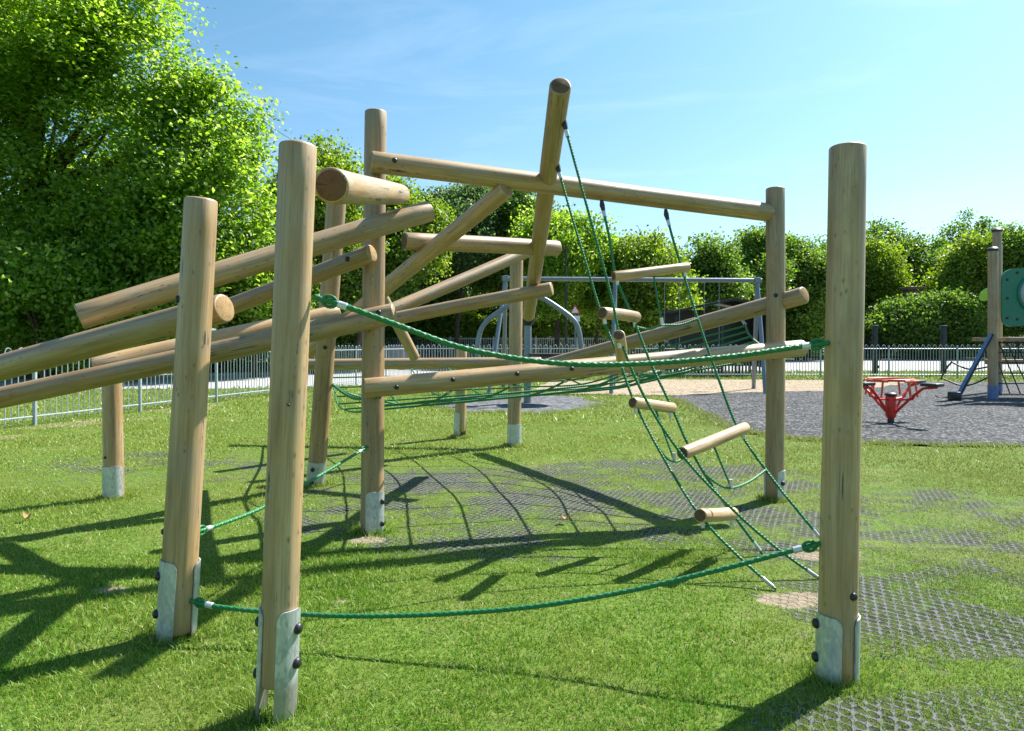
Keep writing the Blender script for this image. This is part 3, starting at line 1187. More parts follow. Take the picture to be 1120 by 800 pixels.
# mesh fence in front of the hedge, far boundary fence
def flat_fence(label, a, b, h, n, mat, gapstep, bar, cat='fence'):
    a, b = Vector(a), Vector(b)
    o = thing('boundary_fence', label, cat, a)
    for i in range(n):
        p, q = a.lerp(b, i / n), a.lerp(b, (i + 1) / n)
        m = (q - p).length
        mb = MB()
        ax = (q - p).normalized()
        rot = Matrix.Rotation(math.atan2(ax.y, ax.x), 3, 'Z')
        for z in (.12, h - .06):
            mb.box(p.lerp(q, .5) + Vector((0, 0, z)), (m - .08, .03, .05), rot)
        k = int(m / gapstep)
        for j in range(k):
            c = p + ax * (m * (j + .5) / k)
            mb.box(c + Vector((0, -.031, h / 2 + random.uniform(0, .03))), (bar, .02, h), rot)
        part('fence_panel', mb, mat, o, p, smooth=False)
    for i in range(n + 1):
        p = a.lerp(b, i / n)
        part('fence_post', MB().box(p + Vector((0, 0, h / 2 + .04)), (.08, .08, h + .1), bev=.006), mat, o, p)
    return o


flat_fence('pale vertical bar fence in front of the clipped hedge across the road', (-14, 45 * K, 0), (9.2, 50.5 * K, 0), 1.6, 9, M['fence'], .13, .03)
flat_fence('dark close boarded fence along the far side of the pale tarmac below the trees', (9, 66 * K, 0), (58, 68 * K, 0), 1.75, 16, M['darkfence'], .16, .14)

# two black gate posts
for px, lab in ((957, 'black steel post standing beyond the back railing, left of the pair'), (1032, 'black steel post standing beyond the back railing, nearer the timber tower')):
    p = GND(px, 413)
    p.y += 1.3
    p.x *= p.y / (p.y - 1.3)
    o = thing('steel_post', lab, 'post', p, 'black posts by the tarmac')
    part('shaft', MB().box(p + Vector((0, 0, .95)), (.16, .16, 1.95), bev=.01), M['blackmetal'], o)
    part('cap', MB().box(p + Vector((0, 0, 1.95)), (.21, .21, .06), bev=.015), M['blackmetal'], o)
    part('hinge', MB().box(p + Vector((-.11, -.02, 1.5)), (.08, .06, .12), bev=.01), M['blackmetal'], o)
    part('hinge', MB().box(p + Vector((.11, -.02, .35)), (.08, .06, .12), bev=.01), M['blackmetal'], o)

# ------------------------------------------------------------------ swing frame
p0 = W(553, 306, 21.3)
sw = thing('swing_set', 'tall grey steel swing frame with splayed legs on the wood chips', 'swing frame', (2.8, 21.3 * K, 0))
tops = [W(553, 305, 21.3), W(673, 306, 21.3), W(828, 307, 21.3)]
part('crossbar', MB().tube([tops[0] - Vector((.1, 0, 0)), tops[-1] + Vector((.12, 0, 0))], .06, 14), M['tube'], sw)
for k, tpt in enumerate(tops):
    sx = (-.42, -.25, -.12)[k]
    for dy, ex in ((-.95, 0), (1.0, .35)):
        foot = Vector((tpt.x + sx + (ex if k < 2 else .38 if dy > 0 else 0), tpt.y + dy, -.05))
        part('leg', MB().tube([tpt, tpt.lerp(foot, .5), foot], .055, 12), M['tube'], sw)
    part('bracket', MB().box(tpt, (.16, .18, .16), bev=.02), M['tube'], sw)
for u, lab in ((.40, 'black flat swing seat on chains, nearer the middle leg of the swing frame'), (.68, 'black flat swing seat on chains, nearer the shelter end of the swing frame')):
    c = tops[1].lerp(tops[2], u)
    s = thing('hanging_swing', lab, 'swing', (c.x, c.y, .55), 'swings hanging from the grey frame')
    part('seat', MB().box((c.x, c.y, .62), (.46, .18, .04), bev=.015), M['black'], s)
    for q in (-.2, .2):
        part('chain', MB().tube([(c.x + q, c.y, .63), (c.x + q, c.y, c.z - .05)], .009, 6), M['tube'], s)

# mast with bent arms and dish
mp = GND(577, 441)
ms = thing('mast_spinner', 'grey steel mast spinner with black collar and bent tubular arms on grey matting', 'spinner', mp)
hd = 1.3 + (375 - 354) / F * mp.y
part('mast', MB().tube([mp, mp + Vector((0, 0, hd))], .085, 16), M['tube'], ms)
part('collar', MB().lathe([(.09, 0), (.1, .03), (.17, .13), (.17, .17), (.1, .19)], 20, Matrix.Translation(mp + Vector((0, 0, hd - .05)))), M['black'], ms)
part('head', MB().tube([mp + Vector((0, 0, hd + .1)), mp + Vector((0, 0, hd + .5))], .075, 14), M['tube'], ms)
dm = mp.y / K
armR = [W(577, 326, dm), W(592, 326, dm - .1), W(612, 338, dm - .2), W(627, 350, dm - .25), W(633, 362, dm - .25), W(637, 388, dm - .25)]
armL = [W(577, 328, dm), W(560, 333, dm), W(545, 342, dm), W(531, 353, dm), W(524, 367, dm), W(521, 396, dm)]
part('arm', MB().tube(smooth_path(armR, 40), .055, 12), M['tube'], ms)
part('arm', MB().tube(smooth_path(armL, 40), .055, 12), M['tube'], ms)
dc = W(607, 390, dm - .25)
part('dish', MB().lathe([(.05, -.10), (.35, -.06), (.52, .03), (.54, .06), (.5, .06), (.3, -.0), (.05, -.03)], 28, Matrix.Translation(dc)), M['black'], ms)
ax = W(521, 398, dm)
part('grip', MB().tube([ax + Vector((-.18, 0, 0)), ax + Vector((.18, 0, 0))], .03, 10), M['black'], ms)

# ------------------------------------------------------------------ red spinner
sp = GND(973, 463)
sp.x += .02
S = thing('seat_spinner', 'red four seat rotating play spinner with black seats on grey chippings', 'spinner', sp)
part('pivot', MB().lathe([(.05, 0), (.05, .10), (.06, .11)], 16, Matrix.Translation(sp)), M['blackmetal'], S)
part('hub', MB().lathe([(.05, .08), (.075, .11), (.082, .14), (.082, .40), (.075, .43), (.04, .44)], 20, Matrix.Translation(sp)), M['red'], S)
part('hub_cap', MB().lathe([(.07, .435), (.09, .445), (.09, .48), (.05, .50)], 18, Matrix.Translation(sp)), M['black'], S)
for k in range(4):
    a = math.radians(28 + 90 * k)
    d = Vector((math.cos(a), math.sin(a), 0))
    e = Vector((-d.y, d.x, 0))
    Z = lambda z: Vector((0, 0, z))
    arm = MB().tube([sp + d * .06 + Z(.16), sp + d * .34 + Z(.44), sp + d * .52 + Z(.59), sp + d * .74 + Z(.62)], .022, 10)
    part('arm', arm, M['red'], S)
    part('brace', MB().tube([sp + d * .07 + Z(.38), sp + d * .36 + Z(.41), sp + d * .42 + Z(.52)], .015, 8), M['red'], S)
    h = MB()
    for q in (-.09, .09):
        h.tube([sp + d * .38 + e * q + Z(.44), sp + d * .34 + e * q + Z(.68)], .016, 8)
    h.tube([sp + d * .34 - e * .17 + Z(.69), sp + d * .34 + e * .17 + Z(.69)], .019, 8)
    part('handle', h, M['orange'], S)
    rot = Matrix.Rotation(a, 3, 'Z')
    part('seat', MB().box(sp + d * .66 + Z(.655), (.27, .21, .055), rot, bev=.024), M['black'], S)
ring = [sp + Vector((math.cos(t) * .33, math.sin(t) * .33, .705)) for t in np.linspace(0, 2 * math.pi, 33)]
part('handle_ring', MB().tube(ring, .022, 8, cap=False), M['orange'], S)

# ------------------------------------------------------------------ timber play tower at the right edge
tw = GND(1086, 437)
T = thing('play_tower', 'timber play tower with green bubble panel and sloping blue rail at the gravel edge', 'play tower', tw)
TD = tw.y


def tower_post(x, y, top, shoe='blue'):
    p = Vector((x, y, 0))
    o = log('post', p + Vector((0, 0, .25)), p + Vector((0, 0, top)), .20, T, wood='wood_old')
    part('cap', MB().lathe([(.115, 0), (.12, .05), (.08, .09), (.02, .10)], 18, Matrix.Translation(p + Vector((0, 0, top - .02)))), M['black'], o)
    part('foot', MB().tube([p + Vector((0, 0, -.05)), p + Vector((0, 0, .32))], .107, 14), M[shoe], o)


x0 = tw.x
tower_post(x0, TD, 3.42)
tower_post(x0 + .98, TD + 1.25, 4.06)
tower_post(x0 + 1.5, TD - .15, 3.42)
tower_post(x0 + 2.6, TD + 1.2, 4.06)
tower_post(x0 + 1.75, TD + 2.3, 3.9)
part('deck', MB().box((x0 + 1.0, TD + .5, 1.38), (1.5, 1.2, .09), bev=.01), M['wood_old'], T)
part('deck_rail', MB().box((x0 + 1.9, TD + 1.4, .82), (2.2, .09, .12), bev=.01), M['wood_old'], T)
# green panel with rounded outline
n = 40
outl = []
for k in range(n):
    a = 2 * math.pi * k / n
    c, s = math.cos(a), math.sin(a)
    outl.append((math.copysign(abs(c) ** .28, c) * .80, math.copysign(abs(s) ** .28, s) * .66))
mb = MB()
pc = Vector((x0 + .90, TD - .13, 2.30))
fr_ = [pc + Vector((u, -.02, v + .14 * (u + .8) / 1.6)) for (u, v) in outl]
bk_ = [p + Vector((0, .045, 0)) for p in fr_]
mb.add(fr_ + bk_, [tuple(range(n)), tuple(reversed(range(n, 2 * n)))] + [(k, n + k, n + (k + 1) % n, (k + 1) % n) for k in range(n)])
pn = part('side_panel', mb, M['green'], T, smooth=False)
bc = pc + Vector((0.02, -.02, .12))
R = Matrix.Translation(bc) @ Matrix.Rotation(math.radians(90), 4, 'X')
part('bubble_window', MB().lathe([(.43, 0), (.41, .10), (.33, .20), (.2, .27), (.05, .30)], 28, R), M['bubble'], pn)
rr_ = MB()
rr_.tube([R @ Vector((math.cos(t) * .45, math.sin(t) * .45, .01)) for t in np.linspace(0, 2 * math.pi, 41)], .03, 8, cap=False)
part('window_rim', rr_, M['green'], pn)
for (u, v) in ((-.68, .42), (-.68, 0), (-.68, -.45), (-.45, .56), (0, .6), (-.45, -.5), (0, -.5)):
    part('bolt', MB().lathe([(.03, 0), (.03, .012), (.01, .02)], 10, Matrix.Translation(pc + Vector((u, -.02, v + .14 * (u + .8) / 1.6))) @ Matrix.Rotation(math.radians(90), 4, 'X')), M['black'], pn)
for dy in (0.0,):
    a, b = W(1044, 432, TD / K - .4), W(1083, 366, TD / K - .15)
    a.z = .0
    part('sloping_rail', MB().tube([a, a.lerp(b, .85), b], .033, 12), M['blue'], T)
    q = Vector((.075, .03, 0))
    part('rail_edge', MB().tube([a + q, b + q], .035, 8), M['black'], T)
    part('rail_foot', MB().box(a + Vector((0, 0, .10)), (.22, .2, .2), bev=.03), M['black'], T)
lf = W(1080, 322, TD / K + 2.2)
mb = MB()
pts = [lf + Vector((math.cos(2 * math.pi * k / 20) * .2, -.0, math.sin(2 * math.pi * k / 20) * .16 + .07 * math.cos(2 * math.pi * k / 20))) for k in range(20)]
mb.add(pts + [p + Vector((0, .03, 0)) for p in pts], [tuple(range(20)), tuple(reversed(range(20, 40)))] + [(k, 20 + k, 20 + (k + 1) % 20, (k + 1) % 20) for k in range(20)])
part('leaf_panel', mb, M['lime'], T, smooth=False)
mb = MB().tube([lf + Vector((.1, .015, 0)), Vector((x0 + 1.75, TD + 2.3, lf.z))], .03, 8)
part('leaf_arm', mb, M['lime'], T)
# black scramble net on the far side and slack ropes
nm = MB()
for k in range(8):
    u = k / 7
    nm.tube([(x0 + .45 + 1.4 * u, TD + 1.0, 1.3), (x0 + .3 + 1.7 * u, TD + .2, .1)], .014, 6)
for k in range(6):
    v = k / 5
    nm.tube([(x0 + .45 - .15 * v, TD + 1.0 - .8 * v, 1.3 - 1.2 * v), (x0 + 1.85 + .15 * v, TD + 1.0 - .8 * v, 1.3 - 1.2 * v)], .014, 6)
part('scramble_net', nm, M['rope_black'], T)
for (pa, pm, pb) in (((1040, 396), (1060, 404), (1084, 401)), ((1030, 414), (1056, 422), (1086, 411)), ((1029, 415), (1034, 405), (1041, 396))):
    q = [W(*pa, TD / K + 1.5), W(*pm, TD / K + 1.2), W(*pb, TD / K + .8)]
    part('slack_rope', MB().tube(smooth_path(q, 20), .02, 8), M['rope_black'], T)

# ------------------------------------------------------------------ dark shelter
sh = thing('youth_shelter', 'dark open shelter with low pitched roof beyond the swings', 'shelter', (8.2, 32.6 * K, 0))
sx0, sx1, sd0, sd1 = 6.5, 10.2, 31.6 * K, 31.6 * K + 2.2
for (x, y) in ((sx0, sd0), (sx1, sd0), (sx0, sd1), (sx1, sd1), ((sx0 + sx1) / 2, sd0)):
    part('post', MB().box((x, y, 1.2), (.10, .10, 2.4), bev=.008), M['blackmetal'], sh)
rf = MB()
e = .35
ridge = (sx0 + 2.2)
v = [(sx0 - e, sd0 - e, 2.52), (ridge, sd0 - e, 3.05), (sx1 + e, sd0 - e, 2.75), (sx0 - e, sd1 + e, 2.52), (ridge, sd1 + e, 3.05), (sx1 + e, sd1 + e, 2.75)]
v2 = [(a, b, c - .10) for a, b, c in v]
rf.add(v + v2, [(0, 1, 4, 3), (1, 2, 5, 4), (9, 10, 7, 6), (10, 11, 8, 7), (6, 7, 1, 0), (7, 8, 2, 1), (3, 4, 10, 9), (4, 5, 11, 10), (0, 3, 9, 6), (8, 11, 5, 2)])
part('roof', rf, M['roof'], sh, smooth=False)
bp = MB()
for k in range(36):
    bp.box((sx0 + .1 + k * (sx1 - sx0 - .2) / 35, sd1 - .02, 1.5), (.098, .03, 2.4))
part('back_panel', bp, M['blackmetal'], sh, smooth=False)
sp_ = MB()
for k in range(20):
    sp_.box((sx1 - .02, sd0 + .12 + k * (sd1 - sd0 - .24) / 19, 1.5), (.03, .098, 2.4))
part('side_panel', sp_, M['blackmetal'], sh, smooth=False)
fp = MB()
for k in range(34):
    fp.box((sx0 - .6 + k * .135, sd0 - .06, .26), (.07, .03, .42))
fp.box(((sx0 + sx1) / 2 - .1, sd0 - .03, .46), (sx1 - sx0 + 1.0, .03, .05))
part('front_rail', fp, M['blackmetal'], sh, smooth=False)
part('bench', MB().box(((sx0 + sx1) / 2, sd1 - .4, .48), (3.2, .38, .06), bev=.01), M['blackmetal'], sh)

# ------------------------------------------------------------------ road sign
sg = thing('road_sign', 'small red bordered triangular road sign with plate below, in front of the trees', 'road sign', (2.9, 40 * K, 0))
c = W(629, 340, 40)
part('pole', MB().tube([(c.x, c.y + .06, 0), (c.x, c.y + .06, c.z + .30)], .04, 10), M['tube'], sg)
for (s, y, m, nm) in ((.30, 0, 'red', 'sign_border'), (.20, -.012, 'white', 'sign_face')):
    t3 = [c + Vector((-s * .95, y, -s * .55)), c + Vector((s * .95, y, -s * .55)), c + Vector((0, y, s * 1.1))]
    mb = MB().add(t3 + [p + Vector((0, .011, 0)) for p in t3], [(0, 1, 2), (5, 4, 3), (0, 3, 4, 1), (1, 4, 5, 2), (2, 5, 3, 0)])
    q = MB()
    q.add(t3 + [p + Vector((0, .011, 0)) for p in t3], [(0, 1, 2), (5, 4, 3), (0, 3, 4, 1), (1, 4, 5, 2), (2, 5, 3, 0)])
    part(nm, q, M[m], sg, smooth=False)
part('sign_plate', MB().box(c + Vector((0, 0, -.40)), (.5, .02, .28)), M['white'], sg, smooth=False)

lp = W(619, 340, 38)
lamp = thing('dark_pole', 'thin dark vertical pole rising in front of the middle trees', 'pole', (lp.x, lp.y, 0))
part('shaft', MB().tube([(lp.x, lp.y, 0), (lp.x, lp.y, W(619, 266, 38).z)], [.07, .045], 10), M['blackmetal'], lamp)

# ------------------------------------------------------------------ trees
def leaf_mesh(name, cen, size, mat, seed, up=.35, outc=None):
    rng = np.random.default_rng(seed)
    n = len(cen)
    nrm = rng.normal(0, 1, (n, 3))
    nrm /= np.linalg.norm(nrm, axis=1)[:, None]
    nrm[:, 2] += up
    if outc is not None:
        d = cen - outc
        nrm += .5 * d / (np.linalg.norm(d, axis=1)[:, None] + 1e-6)
    nrm /= np.linalg.norm(nrm, axis=1)[:, None]
    a = rng.normal(0, 1, (n, 3))
    u = np.cross(nrm, a)
    u /= np.linalg.norm(u, axis=1)[:, None]
    v = np.cross(nrm, u)
    s = size * (.65 + .7 * rng.random(n))[:, None]
    p0 = cen - u * s * .5
    p2 = cen + u * s * .5
    fold = nrm * s * .12
    p1 = cen + v * s * .36 + fold + u * s * -.05
    p3 = cen - v * s * .36 + fold + u * s * -.05
    co = np.stack([p0, p1, p2, p3], 1).reshape(-1, 3)
    i = np.arange(n)[:, None] * 4
    fs = np.concatenate([i + np.array([[0, 1, 2]]), i + np.array([[0, 2, 3]])], 1).reshape(-1, 3)
    me = np_mesh(name, co, fs, 3)
    me.materials.append(mat)
    return me


def crown_points(c, rad, nclump, nleaf, rng, csize, lobes=7, shell=.45, droop=0.0):
    """leaf positions: big lobes -> leafy sprays -> leaves"""
    c, rad = np.array(c), np.array(rad)
    L = []
    for k in range(lobes):
        d = rng.normal(0, 1, 3)
        d /= np.linalg.norm(d)
        L.append((d * rng.uniform(.42, .78), rng.uniform(.26, .46)))
    L.append((np.zeros(3), .62))
    w = np.array([l[1] ** 2 for l in L])
    w /= w.sum()
    pick = rng.choice(len(L), nclump, p=w)
    d = rng.normal(0, 1, (nclump, 3))
    d /= np.linalg.norm(d, axis=1)[:, None]
    r = (shell + (1 - shell) * rng.random(nclump) ** .6) * (1 + np.clip(.08 * rng.normal(0, 1, nclump), -.2, .16))
    lc = np.array([L[i][0] for i in pick])
    lr = np.array([L[i][1] for i in pick])
    cc = c + (lc + d * (lr * r)[:, None]) * rad
    q = (cc - c) / rad
    ln = np.linalg.norm(q, axis=1)
    lim = 1.0 + .07 * np.sin(q[:, 0] * 5 + q[:, 2] * 4) + .05 * np.sin(q[:, 2] * 11 - q[:, 0] * 7)
    cc = np.where((ln > lim)[:, None], c + q / ln[:, None] * rad * lim[:, None] * .97, cc)
    per = rng.choice(nclump, nleaf)
    e = rng.normal(0, 1, (nleaf, 3)) * csize * np.array([1, 1, .62])
    e = np.clip(e, -1.7 * csize, 1.7 * csize)
    e *= (.6 + .8 * rng.random(nclump))[per][:, None]
    return cc[per] + e, cc


def limbs(base, top, cc, rng, r0, nb=9):
    mb = MB()
    base, top = Vector(base), Vector(top)
    n = 8
    path = [base.lerp(top, i / n) + Vector((rng.normal(0, .12), rng.normal(0, .12), 0)) * (i > 0) for i in range(n + 1)]
    path[0].z -= .1
    mb.tube(path, [r0 * (1.25 if i == 0 else 1 - .75 * i / n) for i in range(n + 1)], 12)
    for k in range(nb):
        s = path[int(rng.integers(2, n))]
        e = Vector(cc[int(rng.integers(0, len(cc)))])
        e = e.lerp(top, .28)
        if e.z < s.z - .5:
            e.z = s.z + abs(rng.normal(0, 1))
        mid = s.lerp(e, .5) + Vector((0, 0, .25 * (e - s).length * rng.uniform(.2, .6)))
        q = smooth_path([s, mid, e], 10)
        rb = r0 * rng.uniform(.25, .42)
        mb.tube(q, [rb * (1 - .85 * i / (len(q) - 1)) for i in range(len(q))], 7)
    return mb


def tree(label, x, y, crown, rad, size, nclump, nleaf, csize, mat, seed, r0=.22, lobes=7, nb=9, name='broadleaf_tree', group=None, cat='tree', up=.35, shell=.45, extra=()):
    rng = np.random.default_rng(seed)
    y = crown[1]
    o = thing(name, label, cat, (x, y, 0), group)
    pts, cc = crown_points(crown, rad, nclump, nleaf, rng, csize, lobes, shell)
    for (c2, r2, k, nl) in extra:
        p2, c3 = crown_points(c2, r2, k, nl, rng, csize, 4, shell)
        pts, cc = np.concatenate([pts, p2]), np.concatenate([cc, c3])
    keep = pts[:, 2] > .25
    pts = pts[keep]
    org = np.array([x, y, 0.0])
    me = leaf_mesh('crown', pts - org, size, mat, seed, up, np.array(crown) - org)
    link('crown', me, o, Matrix.Translation(Vector((x, y, 0))))
    top = Vector((crown[0], crown[1], crown[2] + rad[2] * .45))
    part('trunk', limbs((x, y, 0), top, cc, rng, r0, nb), M['bark'], o)
    return o


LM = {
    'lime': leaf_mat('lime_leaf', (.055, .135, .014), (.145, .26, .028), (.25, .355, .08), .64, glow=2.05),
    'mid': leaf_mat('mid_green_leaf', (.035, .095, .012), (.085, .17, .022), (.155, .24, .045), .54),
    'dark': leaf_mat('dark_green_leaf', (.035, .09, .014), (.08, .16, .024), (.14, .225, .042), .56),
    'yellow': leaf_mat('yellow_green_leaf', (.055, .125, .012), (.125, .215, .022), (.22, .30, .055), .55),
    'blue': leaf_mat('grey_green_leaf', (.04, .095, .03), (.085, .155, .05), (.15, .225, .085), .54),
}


def TP(px, py, d):
    return tuple(W(px, py, d))


# big lime tree on the left
c = TP(30, 215, 29)
tree('huge bright lime green broadleaf tree filling the upper left behind the fence', c[0], 29, c, (9.3, 3.6, 9.2), .16, 900, 120000, .44, LM['lime'], 3, .42, 26, 26, up=.9, shell=.62,
     extra=[(TP(235, 230, 27), (2.7, 2.6, 4.6), 240, 30000), (TP(20, 20, 26), (4.5, 4, 4.2), 220, 28000), (TP(110, 285, 27), (4.6, 1.8, 2.2), 150, 14000), (TP(140, 55, 28), (3.0, 2.2, 3.4), 150, 17000), (TP(218, 128, 28), (2.1, 1.9, 2.3), 90, 10000)])
# darker shrubs below it
c = TP(40, 345, 25)
tree('shaded green shrubby tree under the huge lime tree by the left edge', c[0], 25.5, TP(30, 322, 25.5), (3.6, 2.0, 2.1), .16, 220, 20000, .42, LM['lime'], 4, .12, 6, 8, name='shrub', cat='shrub', group='shrubs behind the left fence')
tree('shaded green shrub beneath the lime tree, seen between left post and slanting logs', TP(150, 340, 27)[0], 27, TP(155, 325, 27), (3.4, 2.2, 2.2), .16, 220, 20000, .42, LM['lime'], 5, .12, 6, 8, name='shrub', cat='shrub', group='shrubs behind the left fence')
tree('mid green shrub at the right foot of the huge lime tree', TP(280, 345, 30)[0], 30, TP(280, 325, 30), (3.0, 2.2, 2.4), .16, 280, 26000, .42, LM['mid'], 6, .12, 6, 8, name='shrub', cat='shrub', group='shrubs behind the left fence')
# trees behind the log frame
G = 'trees behind the playground'
spec = [
    ('small yellow green tree showing between the two tallest left posts', (345, 235, 33), (2.2, 2.2, 3.2), .2, 'yellow', 24000, 260),
    ('mid green tree low behind the crossing logs, left of the tall post', (395, 290, 36), (2.6, 2.4, 3.0), .22, 'mid', 24000, 260),
    ('yellow green young tree directly behind the end of the stub log', (440, 260, 38), (2.1, 2.0, 2.9), .22, 'yellow', 22000, 240),
    ('tall grey green tree behind the upper slanting log', (500, 262, 46), (3.3, 3.0, 4.0), .24, 'blue', 30000, 330),
    ('tall green tree behind the crossing of top beam and leaning log', (560, 272, 47), (3.2, 3.0, 3.6), .24, 'mid', 28000, 320),
    ('bright green tree standing just left of the rope ladder top', (612, 285, 42), (2.7, 2.5, 3.1), .22, 'lime', 28000, 300),
    ('green tree with rounded crown between the ladder ropes', (655, 310, 45), (2.0, 2.0, 2.3), .22, 'lime', 18000, 220),
    ('yellow green maple behind the top wooden rung', (708, 306, 42), (2.7, 2.3, 3.1), .22, 'yellow', 26000, 280),
    ('dark rounded tree behind the grey swing crossbar', (768, 316, 52), (2.9, 2.5, 3.6), .25, 'mid', 22000, 260),
    ('mid green tree left of the right back post', (822, 318, 56), (2.9, 2.5, 3.9), .26, 'mid', 22000, 260),
    ('green tree seen between the right back post and the lone post', (880, 322, 58), (3.4, 2.8, 4.2), .27, 'mid', 26000, 280),
    ('broad dark domed tree, tallest right of the lone post', (1000, 306, 74), (6.2, 4.5, 5.2), .34, 'mid', 46000, 460),
    ('yellowish bushy tree right beside the lone timber post', (955, 325, 68), (3.6, 2.8, 4.4), .3, 'yellow', 30000, 320),
    ('yellowish tree left of the timber play tower', (1050, 318, 66), (3.6, 3.0, 4.8), .3, 'yellow', 32000, 320),
    ('tall mid green tree behind the timber play tower', (1112, 304, 64), (3.8, 3.0, 4.8), .3, 'mid', 32000, 330),
    ('mid green tree outermost beyond the play tower', (1190, 300, 66), (4.2, 3.5, 4.6), .3, 'mid', 26000, 300),
    ('mid green tree in the far row, just left of the broad domed tree', (925, 318, 82), (5.0, 3.0, 5.6), .32, 'mid', 34000, 300),
    ('mid green tree in the far row between broad domed tree and tower', (1075, 305, 82), (5.4, 3.0, 6.2), .32, 'mid', 36000, 320),
    ('mid green tree in the far row behind the shelter roof', (790, 325, 70), (4.4, 3.0, 4.6), .3, 'mid', 30000, 300),
    ('mid green tree in the far row behind the right back post', (860, 325, 72), (4.4, 3.0, 4.9), .3, 'mid', 30000, 300),
    ('dark low tree filling the gap under the broad domed tree', (915, 356, 70), (4.4, 2.5, 3.2), .3, 'dark', 30000, 320),
    ('dark low tree below the yellowish tree by the tower', (1020, 360, 61), (5.0, 1.8, 2.5), .3, 'dark', 34000, 340),
    ('low bushy green tree directly behind the shelter', (800, 362, 60), (4.2, 2.5, 2.4), .28, 'lime', 22000, 260),
    ('dark low tree between shelter and lone post', (872, 360, 61), (3.8, 2.2, 3.0), .28, 'dark', 18000, 220),
    ('dark low tree behind the slanting log by the hedge', (560, 345, 52), (5.2, 2.4, 2.8), .26, 'dark', 24000, 280),
    ('dark low tree filling behind the tall post left of the hedge', (430, 345, 48), (4.2, 2.4, 2.6), .26, 'dark', 24000, 260),
    ('dark low tree right of the hedge behind the ladder rungs', (700, 352, 54), (3.6, 2.2, 2.6), .26, 'dark', 20000, 240),
]
for i, (lab, (px, py, d), rad, size, mt, nl, nc) in enumerate(spec):
    c = TP(px, py, d)
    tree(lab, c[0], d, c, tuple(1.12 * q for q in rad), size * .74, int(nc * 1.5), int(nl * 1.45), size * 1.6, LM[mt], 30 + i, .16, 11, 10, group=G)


# clipped hedge
def hedge(label, a, b, depth, h, n, mat, size, seed, z0=0.0):
    rng = np.random.default_rng(seed)
    a, b = np.array(a), np.array(b)
    t = rng.random(n)
    face = rng.random(n)
    u = rng.random(n)
    p = a + (b - a) * t[:, None]
    top = h * (1 + .07 * np.sin(t * 40) + .05 * rng.normal(0, 1, n))
    off = np.where(face < .45, -depth / 2, (u - .5) * depth) + rng.normal(0, .07, n)
    z = np.where(face < .45, rng.random(n) * top, np.where(face < .8, top - np.abs(rng.normal(0, .1, n)), rng.random(n) * top))
    nx = np.array([-(b - a)[1], (b - a)[0]])
    nx = nx / np.linalg.norm(nx)
    pts = np.stack([p[:, 0] + nx[0] * off, p[:, 1] + nx[1] * off, z + z0], -1)
    org = np.array([a[0], a[1], 0.0])
    me = leaf_mesh('hedge', pts - org, size, mat, seed, .5)
    return tag(link('hedge', me, None, Matrix.Translation(Vector(org))), label, 'hedge')


hedge('long clipped yellow green hedge behind the pale bar fence', (-9.5, 47.2 * K), (9.5, 51.8 * K), 1.4, 2.75, 60000, LM['yellow'], .19, 77)
hedge('low rough hedge behind the left railing, beyond the path', (-22, 30.5 * K), (-6.5, 38.5 * K), 1.2, 1.7, 30000, LM['mid'], .17, 78)

# brick chimney of a house half hidden in the trees
hp = W(998, 330, 63)
hs_ = thing('brick_pillar', 'small brown brick pillar half hidden among the far trees right of the lone post', 'pillar', (hp.x, hp.y, 0))
part('shaft', MB().box((hp.x, hp.y, W(0, 318, 63).z / 2), (1.1, 1.0, W(0, 318, 63).z), bev=.02), M['brick'], hs_)
part('cap', MB().box((hp.x, hp.y, W(0, 316, 63).z), (1.35, 1.25, .25), bev=.03), M['brick'], hs_)

# overhead wire
wa, wb = W(215, 82, 40), W(420, 205, 60)
wp = [wa.lerp(wb, i / 16) + Vector((0, 0, -.5 * 4 * (i / 16) * (1 - i / 16))) for i in range(17)]
solo('overhead_wire', MB().tube(wp, .014, 5), M['blackmetal'], 'thin dark overhead wire crossing the blue sky beside the lime tree', 'wire', wa)

# ------------------------------------------------------------------ light, sky, camera
AZ = math.radians(53)          # compass direction of the sun, measured from +Y to +X
EL = math.radians(50.5)
sd = Vector((math.sin(AZ) * math.cos(EL), math.cos(AZ) * math.cos(EL), math.sin(EL)))
sun = bpy.data.lights.new('sun', 'SUN')
sun.energy = 5.0
sun.angle = math.radians(.53)
sun.color = (1.0, .955, .88)
so = bpy.data.objects.new('sun', sun)
COL.objects.link(so)
so.rotation_euler = sd.to_track_quat('Z', 'Y').to_euler()
so.location = (20, 20, 30)

w = bpy.data.worlds.new('World')
sc.world = w
w.use_nodes = True
nt = w.node_tree
nt.nodes.clear()
out = nt.nodes.new('ShaderNodeOutputWorld')
bg = nt.nodes.new('ShaderNodeBackground')
sky = nt.nodes.new('ShaderNodeTexSky')
sky.sky_type = 'NISHITA'
sky.sun_disc = False
sky.sun_elevation = EL
sky.sun_rotation = AZ
sky.air_density = 1.0
sky.dust_density = 1.0
sky.ozone_density = 1.6
tc = nt.nodes.new('ShaderNodeTexCoord')
mpn = nt.nodes.new('ShaderNodeMapping')
mpn.inputs['Scale'].default_value = (1.2, 1.2, 7.5)
mpn.inputs['Rotation'].default_value = (.10, .22, .4)
nz = nt.nodes.new('ShaderNodeTexNoise')
nz.inputs['Scale'].default_value = 1.6
nz.inputs['Detail'].default_value = 7
nz.inputs['Roughness'].default_value = .62
nz.inputs['Distortion'].default_value = .5
rp = nt.nodes.new('ShaderNodeValToRGB')
rp.color_ramp.elements[0].position = .54
rp.color_ramp.elements[0].color = (0, 0, 0, 1)
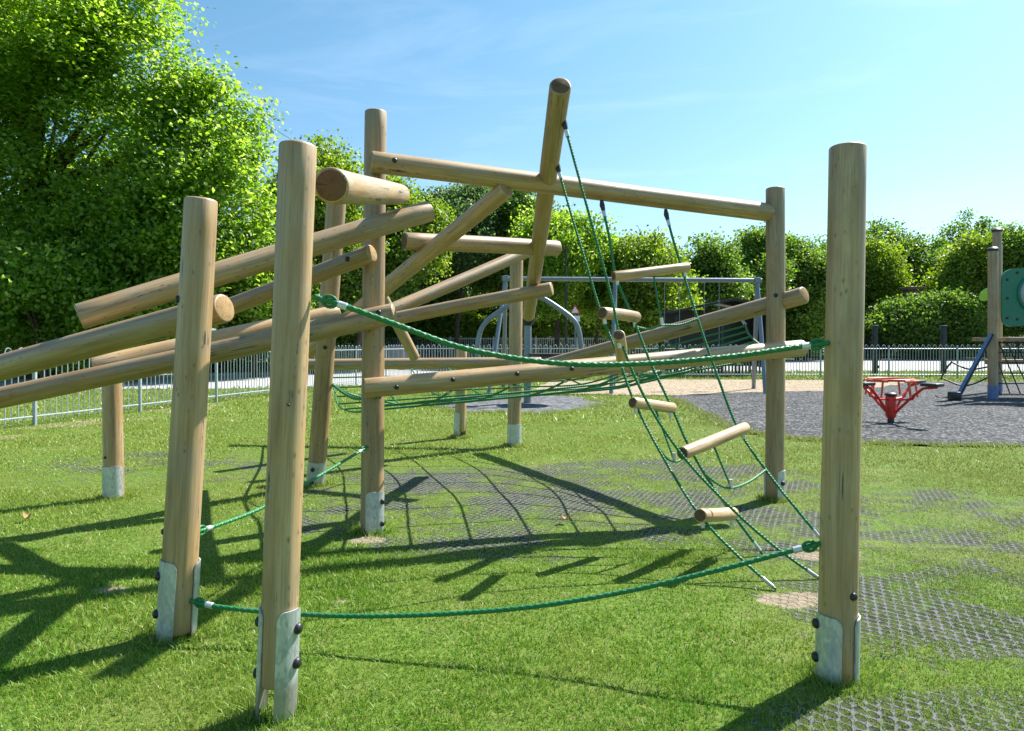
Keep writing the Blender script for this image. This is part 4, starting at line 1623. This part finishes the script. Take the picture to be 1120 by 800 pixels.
rp.color_ramp.elements[1].position = .80
rp.color_ramp.elements[1].color = (.15, .15, .15, 1)
mx = nt.nodes.new('ShaderNodeMix')
mx.data_type = 'RGBA'
tint = nt.nodes.new('ShaderNodeMix')
tint.data_type = 'RGBA'
tint.blend_type = 'MULTIPLY'
tint.inputs[0].default_value = 1.0
tint.inputs[7].default_value = (.74, 1.07, 1.12, 1)
L = nt.links.new
L(tc.outputs['Generated'], mpn.inputs[0])
L(mpn.outputs[0], nz.inputs['Vector'])
L(nz.outputs[0], rp.inputs[0])
sxyz = nt.nodes.new('ShaderNodeSeparateXYZ')
grad = nt.nodes.new('ShaderNodeValToRGB')
grad.color_ramp.elements[0].position = 0.02
grad.color_ramp.elements[0].color = (.84, .95, 1.0, 1)
grad.color_ramp.elements[1].position = 0.42
grad.color_ramp.elements[1].color = (.68, 1.0, 1.0, 1)
L(tc.outputs['Generated'], sxyz.inputs[0])
L(sxyz.outputs[2], grad.inputs[0])
L(grad.outputs[0], tint.inputs[7])
L(sky.outputs[0], tint.inputs[6])
L(rp.outputs[0], mx.inputs[0])
L(tint.outputs[2], mx.inputs[6])
mx.inputs[7].default_value = (7.5, 8.2, 8.8, 1)
L(mx.outputs[2], bg.inputs[0])
bg.inputs[1].default_value = .085
L(bg.outputs[0], out.inputs[0])

cam = bpy.data.cameras.new('camera')
co = bpy.data.objects.new('camera', cam)
COL.objects.link(co)
co.location = (0, 0, EYE)
co.rotation_euler = (math.radians(90), 0, 0)
cam.sensor_width = 36
cam.sensor_fit = 'HORIZONTAL'
cam.lens = 36 * F / 1120
cam.shift_y = -(400 - HY) / 1120
cam.clip_start = .05
cam.clip_end = 3000
sc.camera = co
sc.view_settings.view_transform = 'Standard'
sc.view_settings.look = 'None'
sc.view_settings.exposure = 1.2
sc.view_settings.gamma = 1.0
sc.render.resolution_x, sc.render.resolution_y = 1024, 731
sc.cycles.use_denoising = True
sc.cycles.max_bounces = 8
sc.cycles.transparent_max_bounces = 8
